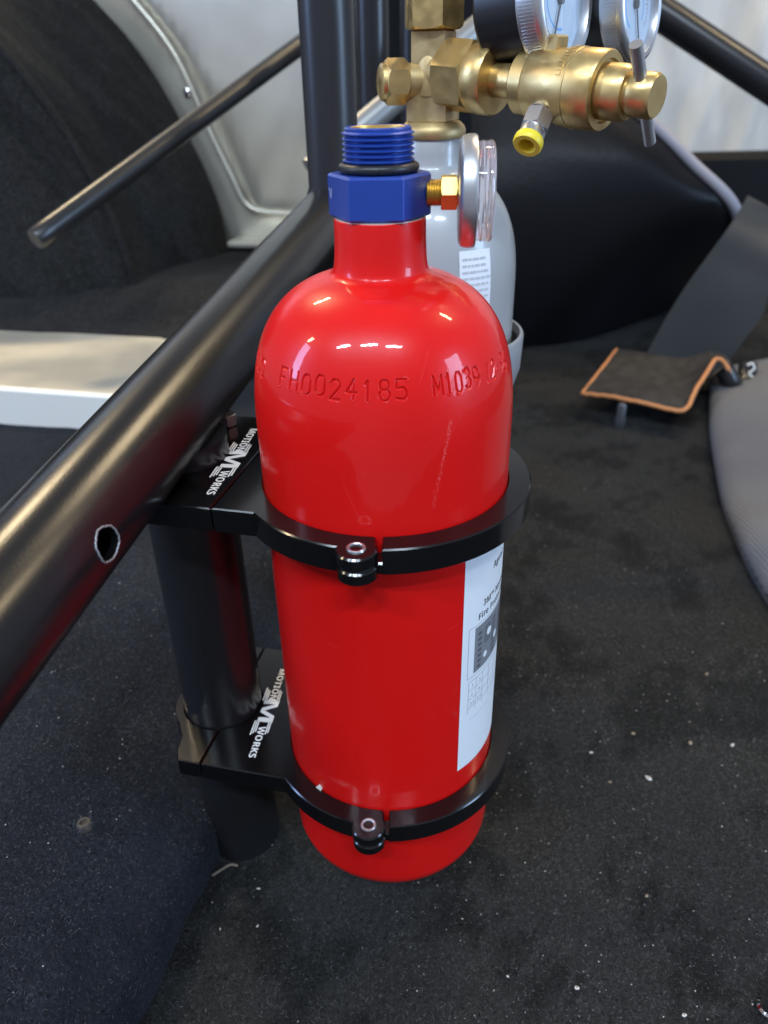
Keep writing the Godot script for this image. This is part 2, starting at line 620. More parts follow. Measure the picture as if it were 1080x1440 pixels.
func camera_and_light() -> void:
	var pitch := 0.5242
	var roll := -0.0227
	var up0 := V(0, cos(pitch), -sin(pitch))
	var right := V(1, 0, 0) * cos(roll) + up0 * sin(roll)
	var up := up0 * cos(roll) - V(1, 0, 0) * sin(roll)
	var cam := Camera3D.new()
	cam.name = "camera"
	cam.transform = Transform3D(Basis(right, up, right.cross(up)), V(-0.001, 0.349, 0.3114))
	cam.near = 0.02
	cam.far = 60.0
	var lens := CameraAttributesPhysical.new()
	lens.frustum_focal_length = 18.03
	lens.frustum_focus_distance = 0.34
	lens.exposure_aperture = 18.03 / 2.6
	lens.frustum_near = 0.02
	lens.frustum_far = 60.0
	cam.attributes = lens
	cam.fov = 67.28
	add_child(cam)
	cam.current = true
	cam.fov = 67.28
	var env := Environment.new()
	env.background_mode = Environment.BG_COLOR
	env.background_color = lin(0.165, 0.178, 0.22)
	env.tonemap_mode = Environment.TONE_MAPPER_LINEAR
	env.tonemap_exposure = 1.62
	env.sdfgi_enabled = true
	env.ssao_enabled = true
	env.ssil_enabled = true
	var we := WorldEnvironment.new()
	we.name = "surroundings"
	we.environment = env
	add_child(we)
	var warm := Color(1.0, 0.90, 0.72)
	var cool := Color(0.86, 0.93, 1.0)
	for e in [
		[V(-1.53, 2.4, 1.40), 2.6, cool, "ceiling lamp above and left behind the viewer"], [V(-0.49, 2.4, 1.54), 2.6, cool, "ceiling lamp straight above and behind the viewer"], [V(0.42, 2.4, 1.70), 2.6, cool, "ceiling lamp above and right behind the viewer"],
		[V(-1.36, 2.4, -1.79), 3.0, warm, "ceiling lamp above the wheel tub at the left"], [V(0.9, 2.4, -1.5), 1.6, warm, "ceiling lamp above the black seat"], [V(1.8, 2.4, -0.6), 1.2, warm, "ceiling lamp far to the right"],
		[V(-3.0, 2.4, 0.2), 1.4, warm, "ceiling lamp far to the left"],
	]:
		lamp(e[0], e[1], e[2], e[3])
	window(V(3.3, 1.0, 1.35), V(-1, -0.22, -0.42), Vector2(0.9, 1.7), 4.6, Color(0.70, 0.84, 1.0), "tall bright workshop window far to the right of the bottle")
	window(V(-3.4, 1.35, 0.35), V(1, -0.3, -0.1), Vector2(0.5, 1.7), 3.0, Color(0.62, 0.76, 1.0), "bluish workshop window far to the left")

func window(at: Vector3, dir: Vector3, size: Vector2, energy: float, c: Color, label: String) -> void:
	var t := thing("workshop_window", label, "window", at)
	var b := Basis.looking_at(dir.normalized())
	var glow := mat(Color.WHITE, 0.5)
	glow.emission_enabled = true
	glow.emission = c
	glow.emission_energy_multiplier = 0.6
	part("window_pane", M().box(Transform3D(b, at) * Transform3D(Basis(), V(0, 0, 0.012)), V(size.x, size.y, 0.008), 0.001), glow, t)
	var f := mat(lin(0.3, 0.3, 0.3), 0.5)
	var m := M()
	for sx in [-1, 1]: m.box(Transform3D(b, at) * Transform3D(Basis(), V(sx * (size.x * 0.5 + 0.04), 0, 0.01)), V(0.076, size.y + 0.16, 0.07), 0.004)
	for sy in [-1, 1]: m.box(Transform3D(b, at) * Transform3D(Basis(), V(0, sy * (size.y * 0.5 + 0.04), 0.01)), V(size.x, 0.076, 0.07), 0.004)
	part("window_frame", m, f, t)
	var l := AreaLight3D.new()
	l.name = "window_light"
	l.area_size = size * 0.98
	l.area_normalize_energy = true
	l.light_energy = energy
	l.light_color = c
	l.area_range = 12.0
	l.area_attenuation = 2.0
	l.shadow_enabled = true
	l.basis = b
	t.add_child(l)

func lamp(at: Vector3, energy: float, c: Color, label: String) -> void:
	var t := thing("ceiling_lamp", label, "lamp", at, "ceiling lamps of the workshop")
	part("housing", M().box(Transform3D(Basis(), at + V(0, 0.035, 0)), V(0.66, 0.06, 0.18), 0.004), mat(lin(0.7, 0.7, 0.7), 0.5), t)
	var glow := mat(Color.WHITE, 0.5)
	glow.emission_enabled = true
	glow.emission = c
	glow.emission_energy_multiplier = 1.5
	part("diffuser", M().box(Transform3D(Basis(), at + V(0, 0.0015, 0)), V(0.62, 0.006, 0.14), 0.001), glow, t)
	var l := AreaLight3D.new()
	l.name = "lamp_light"
	l.area_size = Vector2(0.6, 0.12)
	l.area_normalize_energy = true
	l.light_energy = energy
	l.light_color = c
	l.area_range = 12.0
	l.area_attenuation = 2.0
	l.shadow_enabled = true
	l.position = V(0, -0.01, 0)
	l.rotation.x = -PI / 2
	t.add_child(l)

# ------------------------------------------------------------------ the setting
var fnoise := FastNoiseLite.new()

const FLOOR := -0.085

func floor_height(x: float, z: float) -> float:
	return FLOOR + 0.004 * fnoise.get_noise_2d(x * 400.0, z * 400.0) * 0.5 + 0.0015 * fnoise.get_noise_2d(x * 2200.0, z * 2200.0)

func dusty(x: float, z: float, base: Color, amount: float) -> Color:
	var t := clampf(0.40 + 1.15 * fnoise.get_noise_2d(x * 800.0 + 77.0, z * 800.0) + 0.5 * fnoise.get_noise_2d(x * 3300.0, z * 3300.0 + 30.0) + 0.35 * fnoise.get_noise_2d(x * 12000.0, z * 12000.0 + 30.0), 0.0, 1.0)
	return base * lerpf(1.0 - 0.95 * amount, 1.0 + 3.0 * amount, t * t * (3.0 - 2.0 * t))

func tunnel_point(s: float, w: float) -> Vector3:
	var prof := [Vector2(-0.02, -0.098), Vector2(0.0, -0.0905), Vector2(0.003, -0.072), Vector2(0.014, -0.050), Vector2(0.028, -0.030), Vector2(0.052, -0.014), Vector2(0.090, -0.003), Vector2(0.15, 0.003), Vector2(0.30, 0.006), Vector2(0.8, 0.012)]
	var hh: float = prof[prof.size() - 1].y
	for i in prof.size() - 1:
		if w <= prof[i + 1].x:
			var p0: Vector2 = prof[maxi(i - 1, 0)]
			var p3: Vector2 = prof[mini(i + 2, prof.size() - 1)]
			var t: float = (w - prof[i].x) / (prof[i + 1].x - prof[i].x)
			hh = cubic_interpolate(prof[i].y, prof[i + 1].y, p0.y, p3.y, t)
			break
	var wob := 0.006 * fnoise.get_noise_2d(s * 700.0, 10.0)
	var over := 0.010 * exp(-pow((hh + 0.056) / 0.017, 2.0))
	var p := V(-0.114, 0, -0.002) + AXIS_A * s - AXIS_B * (w - over + wob * (1.0 - clampf(w * 4.0, 0, 1)))
	p.y = hh + 0.0035 * fnoise.get_noise_2d(p.x * 700.0, p.z * 700.0) + 0.0012 * fnoise.get_noise_2d(p.x * 3000.0, p.z * 3000.0)
	return p

func build_setting() -> void:
	fnoise.noise_type = FastNoiseLite.TYPE_SIMPLEX_SMOOTH
	fnoise.frequency = 0.01
	fnoise.seed = 3
	var rows := []
	var cols := []
	for i in 301:
		var r := PackedVector3Array()
		var c := PackedColorArray()
		for j in 301:
			var x := -0.28 + 1.9 * pow(j / 300.0, 1.4)
			var z := 0.55 - 2.9 * pow(i / 300.0, 1.4)
			r.append(V(x, floor_height(x, z), z))
			c.append(dusty(x, z, Color(1, 1, 1), 0.55))
		rows.append(r); cols.append(c)
	setting("carpet_floor", M().sheet(rows, V(0.3, -5, 0), cols), mt.carpet, "black felt carpet of the car floor, dusty with pale specks")
	rows = []; cols = []
	for i in 141:
		var r := PackedVector3Array()
		var c := PackedColorArray()
		var s := lerpf(-0.55, 0.62, i / 140.0)
		for j in 91:
			var w := -0.02 + 0.82 * pow(j / 90.0, 2.0)
			var q := tunnel_point(s, w)
			r.append(q)
			c.append(dusty(q.x, q.z, Color(1, 1, 1), 0.22))
		rows.append(r); cols.append(c)
	setting("carpeted_sill", M().sheet(rows, V(-0.4, -4, 0), cols), mt.tunnel_carpet, "raised carpeted floor left of the bottle, sloping down to the footwell")
	# the deck beyond the light cross member, up to the wheel tub
	var o := V(-0.247, 0, -1.03)
	rows = []; cols = []
	for i in 41:
		var r := PackedVector3Array()
		var c := PackedColorArray()
		var a := lerpf(-0.37, 0.06, i / 40.0)
		for j in 41:
			var b := lerpf(-0.9, 0.19, j / 40.0)
			var q := o + AXIS_A * a + AXIS_B * b
			q.y = 0.049 + 0.041 * smoothstep(-0.365, -0.20, a) + 0.003 * fnoise.get_noise_2d(q.x * 500, q.z * 500)
			if i == 0: q.y = -0.02
			r.append(q); c.append(dusty(q.x, q.z, Color(1, 1, 1), 0.2))
		rows.append(r); cols.append(c)
	setting("rear_deck", M().sheet(rows, V(-0.3, -4, -0.8), cols), mt.tub_carpet, "dark carpeted deck in front of the wheel tub")

# things on the left and behind
func build_surroundings() -> void:
	var o := V(-0.247, 0, -1.03)
	var at := func(b: float, y: float, a: float) -> Vector3: return o + AXIS_B * b + AXIS_A * a + Vector3.UP * y
	# --- light metal cross member
	var t := thing("cross_member", "pale bare metal cross member lying across the dark carpet", "metal strip", at.call(-0.2, 0.05, -0.45))
	var frame := Transform3D(Basis(AXIS_B, Vector3.UP, -AXIS_A), Vector3.ZERO)
	var fr := func(b: float, y: float, a: float) -> Transform3D: return Transform3D(frame.basis, at.call(b, y, a))
	part("top_plate", M().box(fr.call(-0.38, 0.046, -0.452), V(1.04, 0.006, 0.196), 0.001), mt.alu, t)
	part("front_lip", M().box(fr.call(-0.38, 0.024, -0.5535), V(1.04, 0.0505, 0.006), 0.0025), mt.alu_paint, t)
	# --- wheel tub: an arched box of black carpet with its welted edge
	t = thing("wheel_tub", "big black carpeted wheel tub arching up against the metal panel", "wheel tub", at.call(-0.3, 0.09, -0.1))
	var cb := -0.55
	var cy := 0.04
	var prof := [[0.004, 0.545], [-0.02, 0.556], [-0.05, 0.552], [-0.10, 0.535], [-0.135, 0.515], [-0.16, 0.507], [-0.20, 0.508], [-0.225, 0.503], [-0.24, 0.492], [-0.247, 0.475], [-0.244, 0.462], [-0.246, 0.45], [-0.262, 0.42], [-0.275, 0.36], [-0.278, 0.30], [-0.272, 0.22], [-0.27, 0.12]]
	var rows := []
	for i in 73:
		var ang := lerpf(-0.08, PI * 0.72, i / 72.0)
		var r := PackedVector3Array()
		for e in range(0, prof.size() - 1):
			for sub in 4:
				var f := sub / 4.0
				var pa: Array = prof[maxi(e - 1, 0)]
				var pb: Array = prof[e]
				var pc: Array = prof[e + 1]
				var pd: Array = prof[mini(e + 2, prof.size() - 1)]
				var aa := cubic_interpolate(pb[0], pc[0], pa[0], pd[0], f)
				var rr := cubic_interpolate(pb[1], pc[1], pa[1], pd[1], f)
				rr += 0.006 * fnoise.get_noise_2d(ang * 260.0, aa * 1500.0)
				r.append(at.call(cb + rr * cos(ang), cy + rr * sin(ang), aa))
		rows.append(r)
	var white := []
	for r in rows:
		var c := PackedColorArray()
		for q in r: c.append(dusty(q.x + q.y, q.z, Color(1, 1, 1), 0.3))
		white.append(c)
	part("carpet_skin", M().sheet(rows, at.call(-0.55, 0.04, 0.1), white), mt.tub_carpet, t)
	var seam := PackedVector3Array()
	for i in 61:
		var ang := lerpf(-0.08, PI * 0.72, i / 60.0)
		seam.append(at.call(cb + 0.5005 * cos(ang), cy + 0.5005 * sin(ang), -0.2335))
	part("welt", M().tube(seam, 0.005, 10), mt.tub_carpet, t)
	# --- aluminium inner panel
	t = thing("inner_panel", "bare aluminium side panel with a raised bead behind the wheel tub", "metal panel", at.call(0.1, 0.09, 0.02))
	var grid := []
	for i in 61:
		var y := lerpf(0.085, 0.85, i / 60.0)
		var r := PackedVector3Array()
		for j in 81:
			var b := lerpf(-1.1, 0.17, j / 80.0)
			var dist := Vector2(b - cb, y - cy).length()
			# dished inwards beyond the bead
			var lift := 0.012 * smoothstep(0.585, 0.61, dist) + 0.02 * sin(clampf((b + 0.05) * 4.0, 0, PI)) * smoothstep(0.13, 0.3, y)
			lift *= smoothstep(0.12, 0.16, y)
			r.append(at.call(b, y, 0.03 - lift))
		grid.append(r)
	part("sheet_metal", M().sheet(grid, at.call(0, 0.3, 2.0)), mt.alu, t)
	var bead := PackedVector3Array()
	for q in [Vector2(-0.20, 0.53), Vector2(-0.1186, 0.442), Vector2(-0.0627, 0.3686), Vector2(-0.0204, 0.262), Vector2(0.009, 0.195), Vector2(0.018, 0.172), Vector2(0.030, 0.156), Vector2(0.048, 0.148), Vector2(0.08, 0.145), Vector2(0.165, 0.142)]:
		bead.append(at.call(q.x, q.y, 0.0185))
	part("bead", M().tube(smooth_path(bead, 6), 0.0034, 12), mt.alu, t)
	part("foot_flange", M().box(Transform3D(frame.basis, at.call(0.085, 0.100, 0.004)), V(0.17, 0.012, 0.05), 0.004), mt.alu, t)
	part("rivet", M().lathe(along(at.call(-0.0567, 0.3203, 0.0285), -AXIS_A), [Vector2(0.007, 0), Vector2(0.0065, 0.002), Vector2(0.004, 0.0035), Vector2(0.0, 0.004)], 20), mt.chrome, t)
	# --- upright hoop tube and the two dark tubes behind it
	t = thing("hoop_tube", "thick black upright cage tube where the diagonal bar ends", "tube", V(-0.032, FLOOR, -0.295))
	part("tube_wall", M().tube(P([V(-0.032, FLOOR, -0.295), V(-0.032, 0.25, -0.295), V(-0.032, 0.75, -0.295)]), 0.0185, 40), mt.hoop, t)
	part("weld_collar", M().lathe(Transform3D(Basis(), V(-0.032, 0.247, -0.295)), [Vector2(0.0185, -0.028), Vector2(0.0205, -0.024), Vector2(0.0205, 0.022), Vector2(0.0185, 0.027)], 40), mt.hoop, t)
	t = thing("rear_tube", "slimmer dark tube just right of the upright hoop tube", "tube", V(0.0, FLOOR, -0.60))
	part("tube_wall", M().tube(P([V(-0.004, FLOOR, -0.60), V(-0.002, 0.35, -0.60), V(0.0, 0.9, -0.60)]), 0.0165, 32), mt.black_paint, t)
	t = thing("rear_tube", "dark tube partly hidden behind the top brass nut", "tube", V(0.05, FLOOR, -0.72))
	part("tube_wall", M().tube(P([V(0.046, FLOOR, -0.72), V(0.046, 0.35, -0.72), V(0.047, 0.95, -0.72)]), 0.0165, 32), mt.black_paint, t)
	t = thing("back_board", "flat black board filling the gap behind the upright tubes", "board", V(0.03, FLOOR, -0.82))
	part("board", M().box(Transform3D(Basis(), V(0.045, 0.45, -0.82)), V(0.16, 1.07, 0.012), 0.002), mt.trim, t)
	# --- thin brace
	t = thing("brace_rod", "thin dark brace rod slanting up from the wheel tub to the hoop", "rod", V(-0.377, 0.193, -0.58))
	var ra := V(-0.377, 0.193, -0.58)
	var rb := V(-0.094, 0.382, -0.932)
	part("rod", M().tube(P([ra, ra.lerp(rb, 0.5), ra.lerp(rb, 1.3)]), 0.0122, 28), mt.rod, t)
	part("rod_end", M().lathe(along(ra, ra - rb), [Vector2(0.01225, -0.02), Vector2(0.01235, 0.0), Vector2(0.011, 0.003), Vector2(0.0, 0.0032)], 28), mt.rod, t)
	# --- silver strut behind the brass valve
	t = thing("silver_strut", "silver grey strut slanting behind the brass cylinder valve", "strut", V(-0.07, 0.25, -0.50))
	var sa := V(-0.064, 0.264, -0.495)
	var sb := V(0.20, 0.449, -0.61)
	part("strut_tube", M().tube(P([sa, sa.lerp(sb, 0.5), sb]), 0.0125, 28), mat(lin(0.30, 0.30, 0.29), 0.42, 0.6), t)
	# --- black tube at the top right
	t = thing("door_bar", "black cage tube crossing the pale sheeting at the upper right", "tube", V(0.3, 0.47, -1.03))
	var da := V(0.25, 0.504, -1.045)
	var db := V(0.86, 0.138, -0.84)
	part("tube_wall", M().tube(P([da, da.lerp(db, 0.5), db]), 0.022, 32), mt.black_paint, t)
	build_seat()

func smooth_path(p: PackedVector3Array, sub: int) -> PackedVector3Array:
	var out := PackedVector3Array()
	for i in p.size() - 1:
		for s in sub:
			out.append(p[i].cubic_interpolate(p[i + 1], p[maxi(i - 1, 0)], p[mini(i + 2, p.size() - 1)], float(s) / sub))
	out.append(p[p.size() - 1])
	return out

func patch(ctrl: Array, sub: int) -> Array:
	var tmp := []
	for r in ctrl: tmp.append(smooth_path(P(r), sub))
	var out := []
	for c in tmp[0].size():
		var line := PackedVector3Array()
		for r in tmp: line.append(r[c])
		var sm := smooth_path(line, sub)
		for i in sm.size():
			if out.size() <= i: out.append(PackedVector3Array())
			out[i].append(sm[i])
	return out

# a sheet with thickness: front, back and rim
func shell(m: Mesher, rows: Array, thick: float, eye: Vector3) -> void:
	m.sheet(rows, rows[rows.size() / 2][rows[0].size() / 2] * 2.0 - eye)
	var back := []
	var nr := rows.size()
	var nc: int = rows[0].size()
	for i in nr:
		var r := PackedVector3Array()
		for j in nc:
			var du: Vector3 = rows[i][mini(j + 1, nc - 1)] - rows[i][maxi(j - 1, 0)]
			var dv: Vector3 = rows[mini(i + 1, nr - 1)][j] - rows[maxi(i - 1, 0)][j]
			var nn := du.cross(dv).normalized()
			if nn.dot(eye - rows[i][j]) > 0: nn = -nn
			r.append(rows[i][j] + nn * thick)
		back.append(r)
	m.sheet(back, eye)
	var mid: Vector3 = rows[nr / 2][nc / 2]
	for e in [0, nr - 1]: m.sheet([rows[e], back[e]], mid)
	for e in [0, nc - 1]:
		var a := PackedVector3Array()
		var b := PackedVector3Array()
		for i in nr: a.append(rows[i][e]); b.append(back[i][e])
		m.sheet([a, b], mid)

func build_seat() -> void:
	var eye := V(0, 0.4, 0.3)
	var t := thing("racing_seat", "glossy black racing seat shell with grey piping along its edge", "seat", V(0.3, FLOOR, -1.03))
	var ctrl := [
		[V(-0.019, -0.09, -0.965), V(0.129, -0.09, -0.985), V(0.258, -0.09, -1.012), V(0.350, -0.09, -1.04), V(0.431, -0.09, -1.096), V(0.60, -0.09, -1.24)],
		[V(-0.016, 0.008, -0.955), V(0.13, 0.006, -0.968), V(0.26, 0.004, -0.985), V(0.37, 0.0, -1.005), V(0.46, 0.0, -1.04), V(0.62, -0.002, -1.15)],
		[V(-0.013, 0.142, -0.972), V(0.14, 0.14, -0.972), V(0.28, 0.138, -0.970), V(0.40, 0.136, -0.968), V(0.50, 0.133, -0.965), V(0.566, 0.131, -0.975)],
		[V(-0.011, 0.219, -1.00), V(0.12, 0.217, -0.995), V(0.25, 0.215, -0.985), V(0.35, 0.213, -0.975), V(0.43, 0.211, -0.972), V(0.486, 0.210, -0.998)],
		[V(-0.009, 0.282, -1.036), V(0.10, 0.281, -1.03), V(0.20, 0.279, -1.02), V(0.29, 0.277, -1.012), V(0.36, 0.275, -1.012), V(0.413, 0.273, -1.035)],
		[V(-0.007, 0.34, -1.07), V(0.08, 0.34, -1.065), V(0.15, 0.34, -1.058), V(0.21, 0.335, -1.05), V(0.26, 0.33, -1.05), V(0.31, 0.325, -1.06)],
		[V(-0.006, 0.40, -1.10), V(0.04, 0.40, -1.10), V(0.08, 0.40, -1.095), V(0.12, 0.395, -1.09), V(0.15, 0.39, -1.085), V(0.18, 0.385, -1.085)],
	]
	var rows := patch(ctrl, 8)
	var m := M()
	shell(m, rows, 0.02, eye)
	part("shell", m, mt.seat, t)
	var edge := PackedVector3Array()
	for i in range(15, rows.size()): edge.append(rows[i][rows[i].size() - 1] + V(0.004, 0.002, 0.003))
	part("piping", M().tube(edge, 0.0085, 14), mt.piping, t)
	# --- webbing
	var s := thing("harness_strap", "wide dark grey harness strap falling from the seat to the floor", "strap", V(0.46, 0.02, -0.72))
	ctrl = [
		[V(0.563, 0.169, -0.936), V(0.588, 0.156, -0.917), V(0.615, 0.140, -0.896)],
		[V(0.518, 0.143, -0.869), V(0.548, 0.127, -0.854), V(0.577, 0.111, -0.833)],
		[V(0.489, 0.099, -0.861), V(0.531, 0.081, -0.845), V(0.572, 0.061, -0.822)],
		[V(0.464, 0.053, -0.863), V(0.516, 0.038, -0.843), V(0.569, 0.019, -0.821)],
		[V(0.443, 0.002, -0.868), V(0.498, -0.010, -0.850), V(0.552, -0.026, -0.829)],
		[V(0.426, -0.049, -0.873), V(0.481, -0.059, -0.856), V(0.534, -0.070, -0.838)],
		[V(0.415, -0.072, -0.872), V(0.468, -0.081, -0.855), V(0.520, -0.092, -0.837)],
	]
	m = M()
	shell(m, patch(ctrl, 6), 0.0025, eye)
	part("webbing", m, mt.webbing, s)
	# --- leather pad with raw edges
	var pd := thing("leather_pad", "black leather pad with raw orange edges, bent up at one end", "leather pad", V(0.39, -0.06, -0.75))
	ctrl = [
		[V(0.280, -0.048, -0.697), V(0.318, -0.046, -0.675), V(0.355, -0.047, -0.652), V(0.388, -0.049, -0.631), V(0.404, -0.046, -0.636), V(0.424, -0.036, -0.668), V(0.452, -0.022, -0.705), V(0.470, -0.014, -0.728), V(0.482, -0.018, -0.728), V(0.490, -0.030, -0.718)],
		[V(0.318, -0.046, -0.765), V(0.352, -0.045, -0.745), V(0.385, -0.046, -0.725), V(0.414, -0.047, -0.708), V(0.428, -0.044, -0.708), V(0.444, -0.036, -0.722), V(0.462, -0.026, -0.740), V(0.478, -0.020, -0.752), V(0.490, -0.023, -0.752), V(0.498, -0.034, -0.744)],
		[V(0.372, -0.042, -0.862), V(0.398, -0.042, -0.848), V(0.424, -0.043, -0.834), V(0.446, -0.044, -0.822), V(0.458, -0.043, -0.816), V(0.470, -0.040, -0.810), V(0.482, -0.034, -0.806), V(0.492, -0.030, -0.803), V(0.500, -0.032, -0.800), V(0.506, -0.040, -0.796)],
	]
	rows = patch(ctrl, 6)
	m = M()
	shell(m, rows, 0.005, eye)
	part("pad", m, mt.leather, pd)
	edge = PackedVector3Array()
	for i in range(rows.size() - 1, -1, -1): edge.append(rows[i][0] + V(-0.001, -0.002, 0.001))
	for j in range(1, rows[0].size()): edge.append(rows[0][j] + V(0, -0.002, 0.001))
	var rag := PackedVector3Array()
	for i in edge.size(): rag.append(edge[i] + V(0, 0.0012 * fnoise.get_noise_1d(i * 60.0), 0.0015 * fnoise.get_noise_1d(i * 45.0 + 500.0)))
	part("raw_edge", M().tube(rag, 0.0029, 10), mt.leather_edge, pd)
	var pin := thing("floor_pin", "small steel pin standing under the leather pad", "pin", V(0.325, FLOOR, -0.652))
	var pm := M()
	pm.lathe(Transform3D(Basis(), V(0.325, FLOOR, -0.660)), [Vector2(0.008, 0), Vector2(0.008, 0.012), Vector2(0.0065, 0.016), Vector2(0.0065, 0.030), Vector2(0.0045, 0.034), Vector2(0, 0.0345)], 20)
	part("shank", pm, mat(lin(0.12, 0.12, 0.125), 0.4, 0.8), pin)
	var clip := thing("strap_clip", "black clip with a pale mark at the end of the leather pad", "clip", V(0.505, -0.07, -0.75))
	part("clip_body", M().tube(smooth_path(P([V(0.486, -0.032, -0.728), V(0.497, -0.048, -0.725), V(0.512, -0.062, -0.735), V(0.530, -0.055, -0.75), V(0.536, -0.038, -0.765)]), 6), 0.013, 18), mt.black_paint, clip)
	part("mark", M().tube(smooth_path(P([V(0.523, -0.030, -0.740), V(0.530, -0.028, -0.741), V(0.533, -0.035, -0.738), V(0.526, -0.041, -0.736), V(0.532, -0.046, -0.735)]), 5), 0.0014, 8), mt.print_white, clip)
	# --- grey cloth at the right edge
	var cu := thing("cloth_bolster", "grey mesh cloth cushion cut off by the right edge", "cushion", V(0.45, FLOOR, -0.5))
	var line := smooth_path(P([V(0.500, 0, -0.80), V(0.474, 0, -0.733), V(0.432, 0, -0.62), V(0.398, 0, -0.514), V(0.374, 0, -0.43), V(0.358, 0, -0.351), V(0.349, 0, -0.29), V(0.345, 0, -0.22), V(0.352, 0, -0.12), V(0.38, 0, -0.02)]), 5)
	rows = []
	var sec := [Vector2(0.004, -0.087), Vector2(0.0, -0.075), Vector2(0.002, -0.066), Vector2(0.010, -0.059), Vector2(0.022, -0.055), Vector2(0.05, -0.050), Vector2(0.12, -0.040), Vector2(0.22, -0.028), Vector2(0.40, -0.02)]
	for q in line:
		var r := PackedVector3Array()
		for e in sec: r.append(V(q.x + e.x, e.y + 0.003 * fnoise.get_noise_2d((q.x + e.x) * 900, q.z * 900), q.z - e.x * 0.12))
		rows.append(smooth_path(r, 3))
	part("cloth_cover", M().sheet(rows, V(0.5, -3, -0.4)), mt.mesh_cloth, cu)
	# --- black trim panel and the pale sheeting
	var pn := thing("door_trim", "black trim panel with a straight top edge below the pale sheeting", "panel", V(0.75, FLOOR, -1.33))
	part("trim_board", M().box(Transform3D(Basis(), V(0.85, 0.045, -1.36)), V(0.95, 0.29, 0.06), 0.012), mt.trim, pn)
	part("floor_edge", M().box(Transform3D(Basis(), V(0.85, -0.07, -1.30)), V(0.95, 0.03, 0.05), 0.01), mt.trim, pn)
	var sh := thing("plastic_sheeting", "pale plastic sheeting hanging in soft folds at the upper right", "sheeting", V(0.8, FLOOR, -1.95))
	rows = []
	for i in 31:
		var y := lerpf(-0.09, 1.15, i / 30.0)
		var r := PackedVector3Array()
		for j in 121:
			var x := lerpf(0.05, 2.0, j / 120.0)
			var z := -1.93 + 0.03 * fnoise.get_noise_2d(x * 500.0, y * 160.0) + 0.003 * sin(x * 23.0 + 5.0 * sin(y * 2.0 + x * 3.0)) + 0.003 * fnoise.get_noise_2d(x * 3000.0, y * 500.0)
			r.append(V(x, y, z))
		rows.append(r)
	m = M()
	shell(m, rows, 0.002, eye)
	part("sheet", m, mt.sheeting, sh)

# ------------------------------------------------------------------ roll bar, post and clamps
const BAR_P := Vector3(-0.12, 0.2008, 0.0658)
const BAR_D := Vector3(0.22850, 0.14390, -0.96285)

